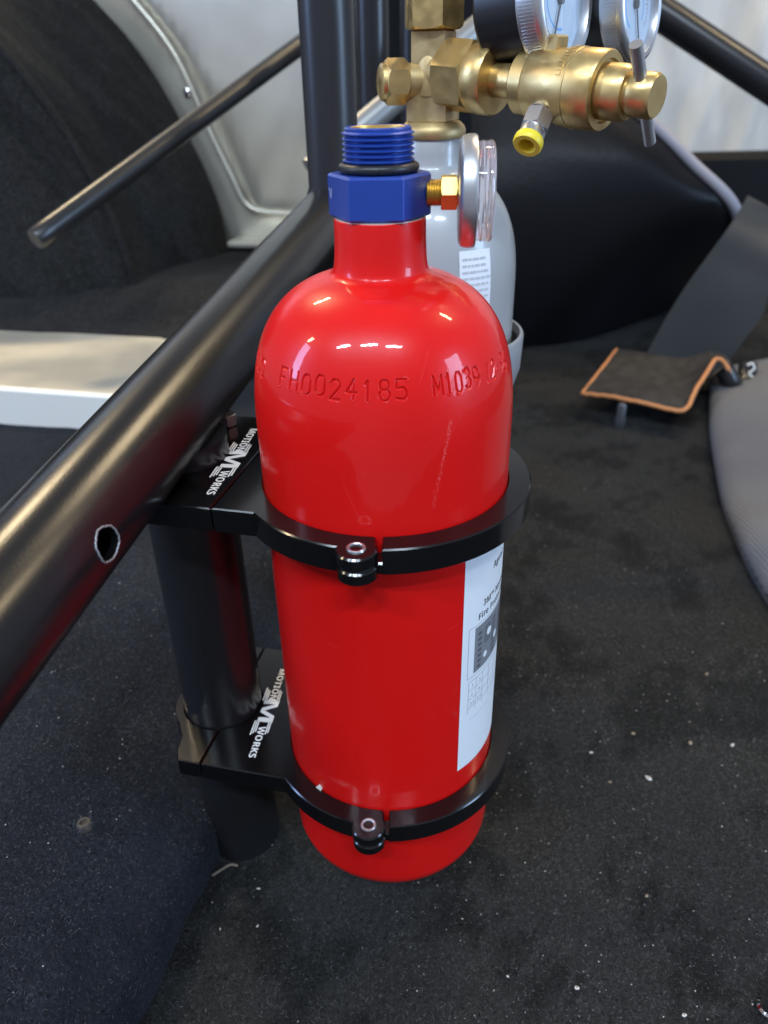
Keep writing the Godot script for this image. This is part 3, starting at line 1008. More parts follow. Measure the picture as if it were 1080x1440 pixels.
func build_bars() -> void:
	var bar := thing("roll_bar", "fat satin black roll bar running diagonally past the red bottle, drilled once", "roll bar", BAR_P)
	var rad := V(0.9545, 0.1331, 0.2464)
	rad = (rad - BAR_D * rad.dot(BAR_D)).normalized()
	var oth := rad.cross(BAR_D).normalized()
	var R := 0.0222
	var sh := -0.0061
	var on := func(sx: float, u: float, rr: float) -> Vector3: return BAR_P + BAR_D * (sh + sx) + (rad * cos(u / R) + oth * sin(u / R)) * rr
	var nrm := func(u: float) -> Vector3: return rad * cos(u / R) + oth * sin(u / R)
	var step := TAU * R / 96.0
	var m := M()
	var ss := [-0.414, -0.3, -0.2, -0.1, -0.05]
	for k in 17: ss.append((k - 8) * step)
	for e in [0.05, 0.1, 0.15, 0.2, 0.25, 0.3, 0.378]: ss.append(e)
	var ids := []
	for sx in ss:
		var row := PackedInt32Array()
		for c in 97: row.append(m.add(on.call(sx, (c - 48) * step, R), nrm.call((c - 48) * step)))
		ids.append(row)
	for k in ss.size() - 1:
		for c in 96:
			if k >= 5 and k < 21 and c >= 40 and c < 56: continue
			m.quad(ids[k][c], ids[k][c + 1], ids[k + 1][c + 1], ids[k + 1][c])
	# the drilled hole: a fan of quads from its square surround to the edge, then the bore
	var hr := 0.0066
	var ring := []
	for q in 65:
		var side := (q % 64) / 16
		var f := ((q % 64) % 16) * step - 8 * step
		var h := 8 * step
		var b: Vector2 = [Vector2(-h, f), Vector2(f, h), Vector2(h, -f), Vector2(-f, -h)][side]
		var a := b.normalized() * hr * (1.0 + 0.025 * sin(q * 0.6) + 0.02 * sin(q * 1.7))
		ring.append([b, a])
	var rr := []
	for q in ring:
		var row := PackedInt32Array()
		for f in [0.0, 0.5, 0.92, 1.0]:
			var p: Vector2 = q[0].lerp(q[1], f)
			row.append(m.add(on.call(p.x, p.y, R), nrm.call(p.y)))
		var a: Vector2 = q[1]
		var inward: Vector3 = (BAR_D * -a.x + oth * -a.y).normalized()
		row.append(m.add(on.call(a.x, a.y, R), inward))
		row.append(m.add(on.call(a.x, a.y, R - 0.0032), inward))
		rr.append(row)
	for q in 64:
		for f in [0, 1, 2, 4]: m.quad(rr[q][f], rr[q + 1][f], rr[q + 1][f + 1], rr[q][f + 1])
	part("tube_wall", m, mt.bar, bar)
	m = M()
	var lining := []
	for sx in [-0.10, -0.03, -0.008, 0.008, 0.03, 0.10]:
		var row := PackedVector3Array()
		for c in 49: row.append(on.call(sx, deg_to_rad(lerpf(60.0, 300.0, c / 48.0)) * R, R - 0.0032))
		lining.append(row)
	for k in lining.size() - 1:
		for c in 48:
			var nn := -(nrm.call(deg_to_rad(lerpf(60.0, 300.0, c / 48.0)) * R) as Vector3)
			var v0 := [m.add(lining[k][c], nn), m.add(lining[k][c + 1], nn), m.add(lining[k + 1][c + 1], nn), m.add(lining[k + 1][c], nn)]
			m.quad(v0[0], v0[1], v0[2], v0[3])
	part("inner_wall", m, mat(lin(0.20, 0.20, 0.21), 0.5, 0.5), bar)
	var rim := M()
	var path := PackedVector3Array()
	for q in ring:
		var a: Vector2 = q[1]
		path.append(on.call(a.x, a.y, R + 0.00005))
	rim.tube(path, 0.00045, 8, false)
	part("hole_rim", rim, mat(lin(0.25, 0.25, 0.26), 0.5, 0.6), bar)
	var t := thing("bar_weld", "small bolt head tucked between the roll bar and the upper clamp", "bolt", V(-0.083, 0.19, -0.058))
	m = M()
	hex_nut(m, Transform3D(Basis(), V(-0.0815, 0.1902, -0.058)), 0.0055, 0.0, 0.006, 0.3)
	part("bolt_head", m, mt.steel, t)
	# upright post that carries both clamps
	t = thing("support_post", "black round support post that both bottle clamps grip", "post", V(-0.097, FLOOR, -0.0235))
	m = M()
	m.lathe(Transform3D(Basis(), V(-0.097, 0, -0.0235)), [Vector2(0.0, -0.090), Vector2(0.0221, -0.090), Vector2(0.0221, 0.2), Vector2(0.0, 0.2)], 64)
	part("tube_wall", m, mt.post, t)

const CL_E := Vector2(-0.972, -0.2355)     # from the bottle to the post
const CL_N := Vector2(-0.2355, 0.972)

func ep(e: float, n: float) -> Vector2:
	return CL_E * e + CL_N * n

func arc(pts: PackedVector2Array, r: float, a0: float, a1: float, c := Vector2.ZERO) -> void:
	var k := maxi(4, int(absf(a1 - a0) / 0.045))
	for i in k + 1:
		var a := lerpf(a0, a1, float(i) / k)
		pts.append(c + Vector2(sin(a), cos(a)) * r)

func largest(polys: Array) -> PackedVector2Array:
	var best := PackedVector2Array()
	var top := 0.0
	for p in polys:
		var s := 0.0
		for i in p.size():
			var q: Vector2 = p[(i + 1) % p.size()]
			s += p[i].x * q.y - q.x * p[i].y
		if absf(s) > top:
			top = absf(s); best = p
	return best

func build_clamp(y0: float, y1: float, slit: float, label: String, at_logo: Vector2) -> void:
	var t := thing("bottle_clamp", label, "clamp", V(0, y0, 0), "black hinged clamps round the red bottle")
	var lug := Vector2(-0.0120, 0.0640)
	var te := atan2(CL_E.x, CL_E.y)            # -103.6 degrees
	var ri := 0.0552
	var ro := 0.0652
	# inner half: plate, arc to the knuckle
	var p := PackedVector2Array()
	var a_front := te + asin(0.0465 / ro)
	arc(p, ri, deg_to_rad(-5.0), te - asin(0.030 / ri))
	p.append(ep(0.0475, -0.034)); p.append(ep(0.0525, -0.050))
	p.append(ep(slit, -0.050)); p.append(ep(slit, 0.0465))
	arc(p, ro, a_front, deg_to_rad(-5.0))
	var tube_hole := PackedVector2Array()
	arc(tube_hole, 0.0224, 0.0, TAU * 47.0 / 48.0, Vector2(-0.097, -0.0235))
	if slit > 0.078: p = largest(Geometry2D.clip_polygons(p, tube_hole))
	part("clamp_body", M().prism(Transform3D(), p, y0, y1, 0.0006), mt.anodised, t)
	# outer half round the post
	p = PackedVector2Array()
	var g := slit + 0.0008
	p.append(ep(g, -0.050)); p.append(ep(g, 0.0465))
	p.append(ep(0.1065, 0.0465)); p.append(ep(0.110, 0.040)); p.append(ep(0.112, 0.030))
	var pc := Vector2(-0.097, -0.0235)
	arc(p, 0.028, te + 0.95, te - 0.95, pc)
	p.append(ep(0.112, -0.032)); p.append(ep(0.106, -0.050))
	p = largest(Geometry2D.clip_polygons(p, tube_hole if slit > 0.078 else largest(Geometry2D.merge_polygons(tube_hole, PackedVector2Array([ep(0.11, -0.0002), ep(0.14, -0.0002), ep(0.14, 0.0002), ep(0.11, 0.0002)])))))
	part("outer_half", M().prism(Transform3D(), p, y0 + 0.0002, y1 - 0.0002, 0.0006), mt.anodised, t)
	# hinged arm round the right side
	p = PackedVector2Array()
	arc(p, ro, deg_to_rad(-1.8), deg_to_rad(203.0))
	arc(p, ri, deg_to_rad(203.0), deg_to_rad(-1.8))
	part("hinged_arm", M().prism(Transform3D(), p, y0, y1, 0.0006), mt.anodised, t)
	# hinge: two knuckles on a hollow pin
	var mid := lerpf(y0, y1, 0.50)
	var k := PackedVector2Array()
	arc(k, 0.0082, 0.0, TAU * 39.0 / 40.0, lug)
	var neck := PackedVector2Array([Vector2(-0.019, 0.0556), Vector2(-0.0045, 0.0562), Vector2(-0.0045, 0.064), Vector2(-0.019, 0.0622)])
	part("upper_knuckle", M().prism(Transform3D(), largest(Geometry2D.merge_polygons(k, neck)), mid + 0.0004, y1 + 0.00015, 0.0007), mt.anodised, t)
	k = PackedVector2Array()
	arc(k, 0.0080, 0.0, TAU * 39.0 / 40.0, lug + Vector2(0.0002, 0.0002))
	neck = PackedVector2Array([Vector2(-0.012, 0.0556), Vector2(-0.0012, 0.0562), Vector2(-0.0012, 0.0645), Vector2(-0.010, 0.064)])
	part("lower_knuckle", M().prism(Transform3D(), largest(Geometry2D.merge_polygons(k, neck)), y0 - 0.0003, mid - 0.0006, 0.0007), mt.anodised, t)
	part("knuckle_web", M().lathe(Transform3D(Basis(), V(lug.x, 0, lug.y)), [Vector2(0.0072, mid - 0.001), Vector2(0.0072, mid + 0.001)], 30), mt.black_matte, t)
	var yy := y1 + 0.00015
	part("hinge_pin", M().lathe(Transform3D(Basis(), V(lug.x, yy, lug.y)), [Vector2(0.0038, -0.001), Vector2(0.0038, 0.0004), Vector2(0.0035, 0.0008), Vector2(0.0028, 0.0008), Vector2(0.0025, 0.0005), Vector2(0.0024, -0.004)], 32), mt.steel, t)
	part("pin_bore", M().lathe(Transform3D(Basis(), V(lug.x, yy, lug.y)), [Vector2(0.0024, -0.0016), Vector2(0.0, -0.0017)], 24), mt.black_matte, t)
	# the maker's mark, printed along the plate
	var rx := V(-0.14, 0, 0.99).normalized()
	var xf := Transform3D(Basis(rx, Vector3.UP.cross(rx), Vector3.UP), V(at_logo.x, y1 + 0.00002, at_logo.y))
	var m := M()
	var loc := func(x: float, y: float) -> Transform3D: return xf * Transform3D(Basis(), V(x, y, 0))
	letters(m, "MOTION", 0.0038, loc.call(0.0, 0.0022), true, 1.0, 0.00012, 0.0, 0.0265)
	letters(m, "WORKS", 0.0038, loc.call(0.0475, 0.0022), true, 1.0, 0.00012, 0.0, 0.0225)
	letters(m, "M", 0.0088, loc.call(0.0265, -0.0002), true, 1.0, 0.00012, 0.0, 0.0175)
	for i in 5:
		var w := 0.0007
		var yb := -0.0016 + i * 0.0011 if i < 3 else 0.0054 + (i - 2) * 0.0011
		for sgn in 2:
			var l := 0.011 - 0.0012 * (i if i < 3 else i - 2)
			var x0 := 0.0275 - l if sgn == 0 else 0.0432
			var sk := 0.0006
			m.prism(xf * Transform3D(Basis(V(1, 0, 0), V(0, 0, 1), V(0, 1, 0)), Vector3.ZERO), PackedVector2Array([Vector2(x0 + sk, yb), Vector2(x0 + l, yb), Vector2(x0 + l, yb + w), Vector2(x0, yb + w)]), 0.0, 0.00012, 0.0)
	var lg := part("printed_mark", m, mt.print_white, t)
	lg.set_meta("label", "white lettering with a big M between speed lines")

# ------------------------------------------------------------------ the red bottle
const STROKES := {
	"F": [[0, 0, 0, 6], [0, 6, 4, 6], [0, 3, 3, 3]], "H": [[0, 0, 0, 6], [4, 0, 4, 6], [0, 3, 4, 3]],
	"0": [[1, 0, 3, 0], [3, 0, 4, 1.2], [4, 1.2, 4, 4.8], [4, 4.8, 3, 6], [3, 6, 1, 6], [1, 6, 0, 4.8], [0, 4.8, 0, 1.2], [0, 1.2, 1, 0]],
	"2": [[0, 5, 1, 6], [1, 6, 3, 6], [3, 6, 4, 5], [4, 5, 4, 4], [4, 4, 0, 0], [0, 0, 4, 0]], "4": [[3, 0, 3, 6], [3, 6, 0, 2], [0, 2, 4.2, 2]],
	"1": [[2, 0, 2, 6], [2, 6, 1, 5]], "8": [[1, 0, 3, 0], [3, 0, 4, 1], [4, 1, 4, 2.2], [4, 2.2, 3, 3.2], [3, 3.2, 1, 3.2], [1, 3.2, 0, 2.2], [0, 2.2, 0, 1], [0, 1, 1, 0], [1, 3.2, 0.3, 4], [0.3, 4, 0.3, 5.2], [0.3, 5.2, 1, 6], [1, 6, 3, 6], [3, 6, 3.7, 5.2], [3.7, 5.2, 3.7, 4], [3.7, 4, 3, 3.2]],
	"5": [[4, 6, 0.3, 6], [0.3, 6, 0, 3.4], [0, 3.4, 3, 3.6], [3, 3.6, 4, 2.6], [4, 2.6, 4, 1], [4, 1, 3, 0], [3, 0, 0, 0.4]],
	"M": [[-0.6, 0, -0.6, 6], [-0.6, 6, 2, 1.5], [2, 1.5, 4.6, 6], [4.6, 6, 4.6, 0]], "3": [[0, 5.4, 1, 6], [1, 6, 3, 6], [3, 6, 4, 5], [4, 5, 4, 4], [4, 4, 3, 3.2], [3, 3.2, 1.5, 3.2], [3, 3.2, 4, 2.4], [4, 2.4, 4, 1], [4, 1, 3, 0], [3, 0, 1, 0], [1, 0, 0, 0.8]],
	"9": [[4, 3.4, 3, 2.6], [3, 2.6, 1, 2.6], [1, 2.6, 0, 3.6], [0, 3.6, 0, 5], [0, 5, 1, 6], [1, 6, 3, 6], [3, 6, 4, 5], [4, 5, 4, 2], [4, 2, 2, 0]], "6": [[0, 2, 1, 3.2], [1, 3.2, 3, 3.2], [3, 3.2, 4, 2.2], [4, 2.2, 4, 1], [4, 1, 3, 0], [3, 0, 1, 0], [1, 0, 0, 1], [0, 1, 0, 4], [0, 4, 2, 6]],
	"-": [[0.8, 3, 3.2, 3]], "C": [[4, 5, 3, 6], [3, 6, 1, 6], [1, 6, 0, 5], [0, 5, 0, 1], [0, 1, 1, 0], [1, 0, 3, 0], [3, 0, 4, 1]], "U": [[0, 6, 0, 1], [0, 1, 1, 0], [1, 0, 3, 0], [3, 0, 4, 1], [4, 1, 4, 6]],
}

func bottle_profile() -> Array:
	var p := [Vector2(0.0005, -0.0375), Vector2(0.020, -0.0375), Vector2(0.036, -0.0374)]
	for i in 9:
		var a := PI / 2 * i / 8.0
		p.append(Vector2(0.041 + 0.014 * sin(a), -0.0235 - 0.0138 * cos(a)))
	for i in 12: p.append(Vector2(0.055, lerpf(-0.02, 0.215, (i + 1) / 12.0)))
	var n := 2.0 / 2.8
	for i in 400:
		var a := 1.4795 * (i + 1) / 400.0
		var q := Vector2(0.055 * pow(cos(a), n), 0.215 + 0.065 * pow(sin(a), n))
		if q.x < 0.0205: break
		var last: Vector2 = p[p.size() - 1]
		var want := 0.0002 if q.y > 0.2415 and q.y < 0.2560 else 0.0012
		if q.distance_to(last) >= want: p.append(q)
	for q in [Vector2(0.0196, 0.2794), Vector2(0.0190, 0.2802), Vector2(0.0186, 0.2815), Vector2(0.0183, 0.2835), Vector2(0.0180, 0.287), Vector2(0.0178, 0.292), Vector2(0.0177, 0.2990), Vector2(0.0172, 0.2994), Vector2(0.010, 0.2994)]: p.append(q)
	return p

func bottle_mesh() -> Mesher:
	var prof := bottle_profile()
	var cols := 2304
	var nr := prof.size()
	# stamped characters as a relief over (row, column)
	var relief := {}
	var place := func(text: String, deg0: float, deg1: float, hb: float, ht: float, lean: float, deep: float) -> void:
		var step := deg_to_rad(deg1 - deg0) / text.length()
		for i in text.length():
			if not STROKES.has(text[i]): continue
			var drop := 0.00035 * sin(i * 2.7)
			for s in STROKES[text[i]]:
				var x0: float = deg_to_rad(deg0) + step * (i + 0.16 + 0.15 * s[0]) + lean * s[1]
				var x1: float = deg_to_rad(deg0) + step * (i + 0.16 + 0.15 * s[2]) + lean * s[3]
				var h0: float = lerpf(hb, ht, s[1] / 6.0) + drop
				var h1: float = lerpf(hb, ht, s[3] / 6.0) + drop
				var len := maxf(absf(x1 - x0) * 0.052, absf(h1 - h0)) + 0.0001
				for q in int(len / 0.00012) + 2:
					var f := minf(1.0, q * 0.00012 / len)
					var ca := lerpf(x0, x1, f)
					var ch := lerpf(h0, h1, f)
					var cc := int(fposmod(ca, TAU) / TAU * cols)
					for dc in range(-8, 9):
						var col := posmod(cc + dc, cols)
						var dx := (fposmod(ca, TAU) / TAU * cols - (cc + dc)) * TAU / cols * 0.052
						for r in range(24, nr - 9):
							var dy: float = prof[r].y - ch
							if absf(dy) > 0.0012: continue
							var d := sqrt(dx * dx + dy * dy * 1.4)
							if d > 0.00115: continue
							var depth := deep * (exp(-pow(d / 0.00032, 2.0)) - 0.30 * exp(-pow((d - 0.00072) / 0.0002, 2.0)))
							var key := r * cols + col
							if absf(depth) > absf(relief.get(key, 0.0)) and (depth > 0.0 or not relief.has(key)): relief[key] = depth
	place.call("CU0", -82.0, -62.0, 0.2446, 0.2514, 0.0, 0.0007)
	place.call("FH0024185", -50.0, 10.5, 0.2454, 0.2522, 0.0, 0.0008)
	place.call("M1039", 20.0, 44.5, 0.2452, 0.2522, 0.0, 0.0008)
	place.call("12-96", 47.0, 69.0, 0.2448, 0.2514, 0.004, 0.0007)
	var peel := FastNoiseLite.new()
	peel.noise_type = FastNoiseLite.TYPE_SIMPLEX_SMOOTH
	peel.frequency = 260.0
	peel.fractal_octaves = 2
	peel.seed = 8
	var m := Mesher.new()
	var pos := PackedVector3Array()
	pos.resize(nr * (cols + 1))
	for r in nr:
		var t: Vector2 = prof[mini(r + 1, nr - 1)] - prof[maxi(r - 1, 0)]
		var nn := Vector2(t.y, -t.x).normalized()
		for c in cols + 1:
			var a := TAU * c / cols
			var d: float = relief.get(r * cols + c % cols, 0.0)
			var q: Vector2 = prof[r] - nn * d
			pos[r * (cols + 1) + c] = Vector3(sin(a) * q.x, q.y, cos(a) * q.x)
	for r in nr:
		for c in cols + 1:
			var cl := c - 1 if c > 0 else cols - 1
			var cr := c + 1 if c < cols else 1
			var du := pos[r * (cols + 1) + cr] - pos[r * (cols + 1) + cl]
			var dv := pos[mini(r + 1, nr - 1) * (cols + 1) + c] - pos[maxi(r - 1, 0) * (cols + 1) + c]
			var nn := dv.cross(du).normalized()
			var q := pos[r * (cols + 1) + c]
			if nn.dot(Vector3(q.x, 0, q.z) + Vector3.UP * (q.y - 0.12) * 0.01) < 0: nn = -nn
			var ha := c * TAU / cols * 0.052
			nn = (nn + Vector3(peel.get_noise_2d(cos(TAU * c / cols) * 0.052, q.y * 1.0 + sin(TAU * c / cols) * 7.0), peel.get_noise_2d(ha + 3.0, q.y), peel.get_noise_2d(ha + 9.0, q.y + 5.0)) * 0.007).normalized()
			m.v.append(q); m.n.append(nn)
			m.uv.append(Vector2(float(c) / cols, (prof[r].y + 0.04) / 0.34)); m.col.append(Color.WHITE)
	for r in nr - 1:
		for c in cols:
			var q := r * (cols + 1) + c
			m.quad(q, q + 1, q + cols + 2, q + cols + 1)
	return m

func cyl_rect(m: Mesher, r: float, a0: float, a1: float, y0: float, y1: float, thick: float) -> void:
	var k := maxi(2, int(absf(a1 - a0) / 0.03))
	var out := []
	for rr in [r + thick]:
		for y in [y0, y1]:
			var row := PackedVector3Array()
			for i in k + 1:
				var a := lerpf(a0, a1, float(i) / k)
				row.append(V(sin(a) * rr, y, cos(a) * rr))
			out.append(row)
	m.sheet(out, V(0, y0, 0))

func build_bottle() -> void:
	var t := thing("fire_bottle", "bright red pressure bottle with stamped shoulder and blue threaded neck", "fire bottle", V(0, -0.0375, 0))
	part("bottle_body", bottle_mesh(), mt.red, t)
	# thin bare line of aluminium under the collar
	part("neck_lip", M().lathe(Transform3D(), [Vector2(0.0165, 0.2985), Vector2(0.0172, 0.2991), Vector2(0.0172, 0.2997), Vector2(0.010, 0.29985)], 64), mt.alu, t)
	# blue collar: six flats with soft corners
	var m := M()
	var hexp := PackedVector2Array()
	for i in 6:
		var a := deg_to_rad(-34.4 + 60.0 * i)
		var c := Vector2(sin(a), cos(a)) * 0.0180
		for s in 5:
			var b := a + deg_to_rad(-30.0 + 15.0 * s)
			hexp.append(c + Vector2(sin(b), cos(b)) * 0.0014)
	m.prism(Transform3D(), hexp, 0.2998, 0.3152, 0.0009, 16.0)
	var col := part("blue_collar", m, mt.blue, t)
	m = M()
	for e in [[-80.0, 0.0105, 0.0027], [-80.0, 0.0040, 0.0006]]: pass
	letters(m, "V", 0.0036, Transform3D(Basis.from_euler(V(0, deg_to_rad(-64.4), 0)), Vector3.ZERO) * Transform3D(Basis(), V(-0.0082, 0.3066, 0.01695)), false, 1.0, 0.0001)
	part("etched_mark", m, mat(lin(0.30, 0.34, 0.45), 0.6), col)
	# thread: ridges turned on the neck
	var tp := [Vector2(0.0110, 0.3150), Vector2(0.0122, 0.3152)]
	for i in 7:
		var y := 0.3168 + i * 0.00180
		tp.append(Vector2(0.0120, y)); tp.append(Vector2(0.0133, y + 0.0007)); tp.append(Vector2(0.0133, y + 0.0010)); tp.append(Vector2(0.0121, y + 0.0016))
	tp.append(Vector2(0.0122, 0.3300)); tp.append(Vector2(0.0118, 0.3305)); tp.append(Vector2(0.0107, 0.3305)); tp.append(Vector2(0.0104, 0.3302)); tp.append(Vector2(0.0103, 0.318))
	part("threaded_neck", M().lathe(Transform3D(), tp, 96, 0.0, TAU, 20.0), mt.blue, t)
	# o-ring
	var ring := PackedVector3Array()
	for i in 73: ring.append(V(sin(TAU * i / 72.0) * 0.0134, 0.3170, cos(TAU * i / 72.0) * 0.0134))
	part("o_ring", M().tube(ring, 0.0017, 16, false), mt.rubber, t)
	# brass insert with a hexagon socket
	m = M()
	m.lathe(Transform3D(), [Vector2(0.0102, 0.3180), Vector2(0.0102, 0.3302), Vector2(0.0098, 0.3304), Vector2(0.0095, 0.3302), Vector2(0.0094, 0.3282), Vector2(0.0088, 0.3274), Vector2(0.0068, 0.3274)], 48)
	var sock := M()
	for i in 6:
		var a := TAU * i / 6.0 + 0.2
		var b := TAU * (i + 1) / 6.0 + 0.2
		var pa := Vector2(sin(a), cos(a)) * 0.0068
		var pb := Vector2(sin(b), cos(b)) * 0.0068
		var nn := -V(pa.x + pb.x, 0, pa.y + pb.y).normalized()
		var q := [m.add(V(pa.x, 0.3274, pa.y), nn), m.add(V(pb.x, 0.3274, pb.y), nn), m.add(V(pb.x, 0.320, pb.y), nn), m.add(V(pa.x, 0.320, pa.y), nn)]
		m.quad(q[0], q[1], q[2], q[3])
	m.lathe(Transform3D(), [Vector2(0.0068, 0.3202), Vector2(0.002, 0.3215), Vector2(0.0, 0.3225)], 24)
	part("brass_insert", m, mt.gold, t)
	# paper label
	m = M()
	cyl_rect(m, 0.05506, deg_to_rad(36.2), deg_to_rad(165.0), 0.0445, 0.1776, 0.00010)
	var lab := part("paper_label", m, mt.white, t)
	lab.set_meta("label", "white printed paper label wrapped round the side")
	build_label(lab)
	build_gauge(t)

func build_label(lab: Node3D) -> void:
	var R := 0.05517
	var put := func(m: Mesher, text: String, deg: float, y: float, high: float, bold: bool) -> void:
		letters(m, text, high, Transform3D(Basis.from_euler(V(0, deg_to_rad(deg), 0)), V(0, y, 0)), bold, 1.0, 0.00003, R)
	var m := M()
	put.call(m, "Agent:", 58.5, 0.1555, 0.0034, true)
	put.call(m, "3M™ Novec™ 1230", 50.5, 0.1395, 0.0034, true)
	put.call(m, "Fire Protection Fluid", 47.0, 0.1335, 0.0034, true)
	part("heading_print", m, mt.ink, lab)
	m = M()
	cyl_rect(m, R, deg_to_rad(44.8), deg_to_rad(96.0), 0.1035, 0.1300, 0.00002)
	var pic := part("printed_panel", m, mt.ink_grey, lab)
	m = M()
	for e in [[47.5, 0.1050, 0.1275, 3.0], [53.0, 0.1165, 0.1270, 6.0], [61.0, 0.106, 0.1275, 5.0], [70.0, 0.109, 0.126, 9.0], [83.0, 0.106, 0.127, 8.0]]:
		for k in 7:
			var y := lerpf(e[1], e[2], k / 7.0)
			cyl_rect(m, R, deg_to_rad(e[0]), deg_to_rad(e[0] + e[3]), y, y + (e[2] - e[1]) / 13.0, 0.00005)
	part("panel_print", m, mt.ink_dark, pic)
	m = M()
	for e in [[57.5, 0.1215, 0.0022], [54.5, 0.1095, 0.0017], [66.0, 0.114, 0.002]]:
		var a := deg_to_rad(e[0])
		m.lathe(along(V(sin(a) * R, e[1], cos(a) * R), V(sin(a), 0, cos(a))), [Vector2(e[2], 0.0), Vector2(e[2], 0.00008), Vector2(0, 0.00012)], 18)
	part("white_dot", m, mt.white, pic)
	# thin rules: the box beside the picture and the table under it
	m = M()
	var hline := func(a0: float, a1: float, y: float) -> void: cyl_rect(m, R, deg_to_rad(a0), deg_to_rad(a1), y - 0.00012, y + 0.00012, 0.00002)
	var vline := func(a: float, y0: float, y1: float) -> void: cyl_rect(m, R, deg_to_rad(a - 0.13), deg_to_rad(a + 0.13), y0, y1, 0.00003)
	hline.call(40.4, 100.0, 0.1312); hline.call(40.4, 100.0, 0.1020); vline.call(40.4, 0.1020, 0.1312)
	for y in [0.0995, 0.0940, 0.0885, 0.0830]: hline.call(41.8, 100.0, y)
	for a in [41.8, 47.6, 53.4, 60.0, 68.0]: vline.call(a, 0.0800, 0.0995)
	part("ruled_table", m, mt.ink_grey, lab)
	m = M()
	put.call(m, "1", 44.3, 0.0953, 0.0018, false)
	put.call(m, "2", 44.0, 0.0898, 0.0018, false)
	put.call(m, "2.2", 43.4, 0.0843, 0.0018, false)
	put.call(m, "3", 50.2, 0.0953, 0.0018, false)
	put.call(m, "6", 50.2, 0.0898, 0.0018, false)
	put.call(m, "2.1", 49.3, 0.0843, 0.0018, false)
	for i in 5: put.call(m, "-- - ---", 44.0 + i * 3.2, 0.0745 - 0.0004 * (i % 2), 0.0012, false)
	part("table_print", m, mt.ink_dark, lab)

func build_gauge(t: Node3D) -> void:
	var c := V(0, 0.3078, 0)
	var x := V(1, 0.0, 0.07).normalized()
	var m := M()
	var tp := []
	for i in 7:
		tp.append(Vector2(0.0044, 0.0176 + i * 0.0009)); tp.append(Vector2(0.0049, 0.0176 + i * 0.0009 + 0.00045))
	tp.append(Vector2(0.0044, 0.0242))
	m.lathe(along(c, x), tp, 40)
	hex_nut(m, along(c, x, Vector3.UP), 0.0066, 0.0232, 0.0292, PI / 6, 0.06)
	m.lathe(along(c, x), [Vector2(0.0044, 0.0290), Vector2(0.0044, 0.0305)], 30)
	part("gauge_fitting", m, mt.gold, t)
	m = M()
	m.lathe(along(c, x), [Vector2(0.0, 0.0296), Vector2(0.0150, 0.0296), Vector2(0.0180, 0.0300), Vector2(0.0193, 0.0310), Vector2(0.0198, 0.0330), Vector2(0.0198, 0.0352), Vector2(0.0194, 0.0361), Vector2(0.0186, 0.0363), Vector2(0.0178, 0.0362)], 96)
	var g := part("gauge_case", m, mt.steel, t)
	g.set_meta("label", "round steel pressure gauge seen edge-on")
	m = M()
	m.lathe(along(c, x), [Vector2(0.0, 0.0362), Vector2(0.0160, 0.0362)], 64)
	part("dial_face", m, mt.white, g)
	m = M()
	for i in 40:
		var a := TAU * i / 40.0
		var red := i % 3 == 0
		if red: continue
		m.box(along(c, x) * Transform3D(Basis.from_euler(V(0, a, 0)), V(sin(a), 0, cos(a)) * 0.0135 + V(0, 0.0364, 0)), V(0.0012, 0.0003, 0.0045), 0.0)
	part("dial_mark", m, mat(lin(0.45, 0.03, 0.05), 0.5), g)
	m = M()
	m.box(along(c, x) * Transform3D(Basis.from_euler(V(0, 0.6, 0)), V(0, 0.0372, 0)), V(0.0007, 0.0004, 0.022), 0.0)
	part("needle", m, mt.ink, g)
	m = M()
	# clear plastic lens: a cup of its own thickness
	m.lathe(along(c, x), [Vector2(0.0174, 0.0362), Vector2(0.0174, 0.0408), Vector2(0.0170, 0.0418), Vector2(0.0160, 0.0424), Vector2(0.0, 0.0426)], 96)
	var lens := part("clear_lens", m, mt.lens, g)
	m = M()
	m.lathe(along(c, x), [Vector2(0.0168, 0.0407), Vector2(0.0177, 0.0407), Vector2(0.0178, 0.0412), Vector2(0.0174, 0.0420), Vector2(0.0166, 0.0425)], 96)
	m.lathe(along(c, x), [Vector2(0.0170, 0.0380), Vector2(0.0176, 0.0381), Vector2(0.0176, 0.0385), Vector2(0.0170, 0.0386)], 96)
	part("lens_rim", m, mt.acrylic, g)

# ------------------------------------------------------------------ grey cylinder and its regulator
const GA := Vector3(0.031, 0.0, -0.165)

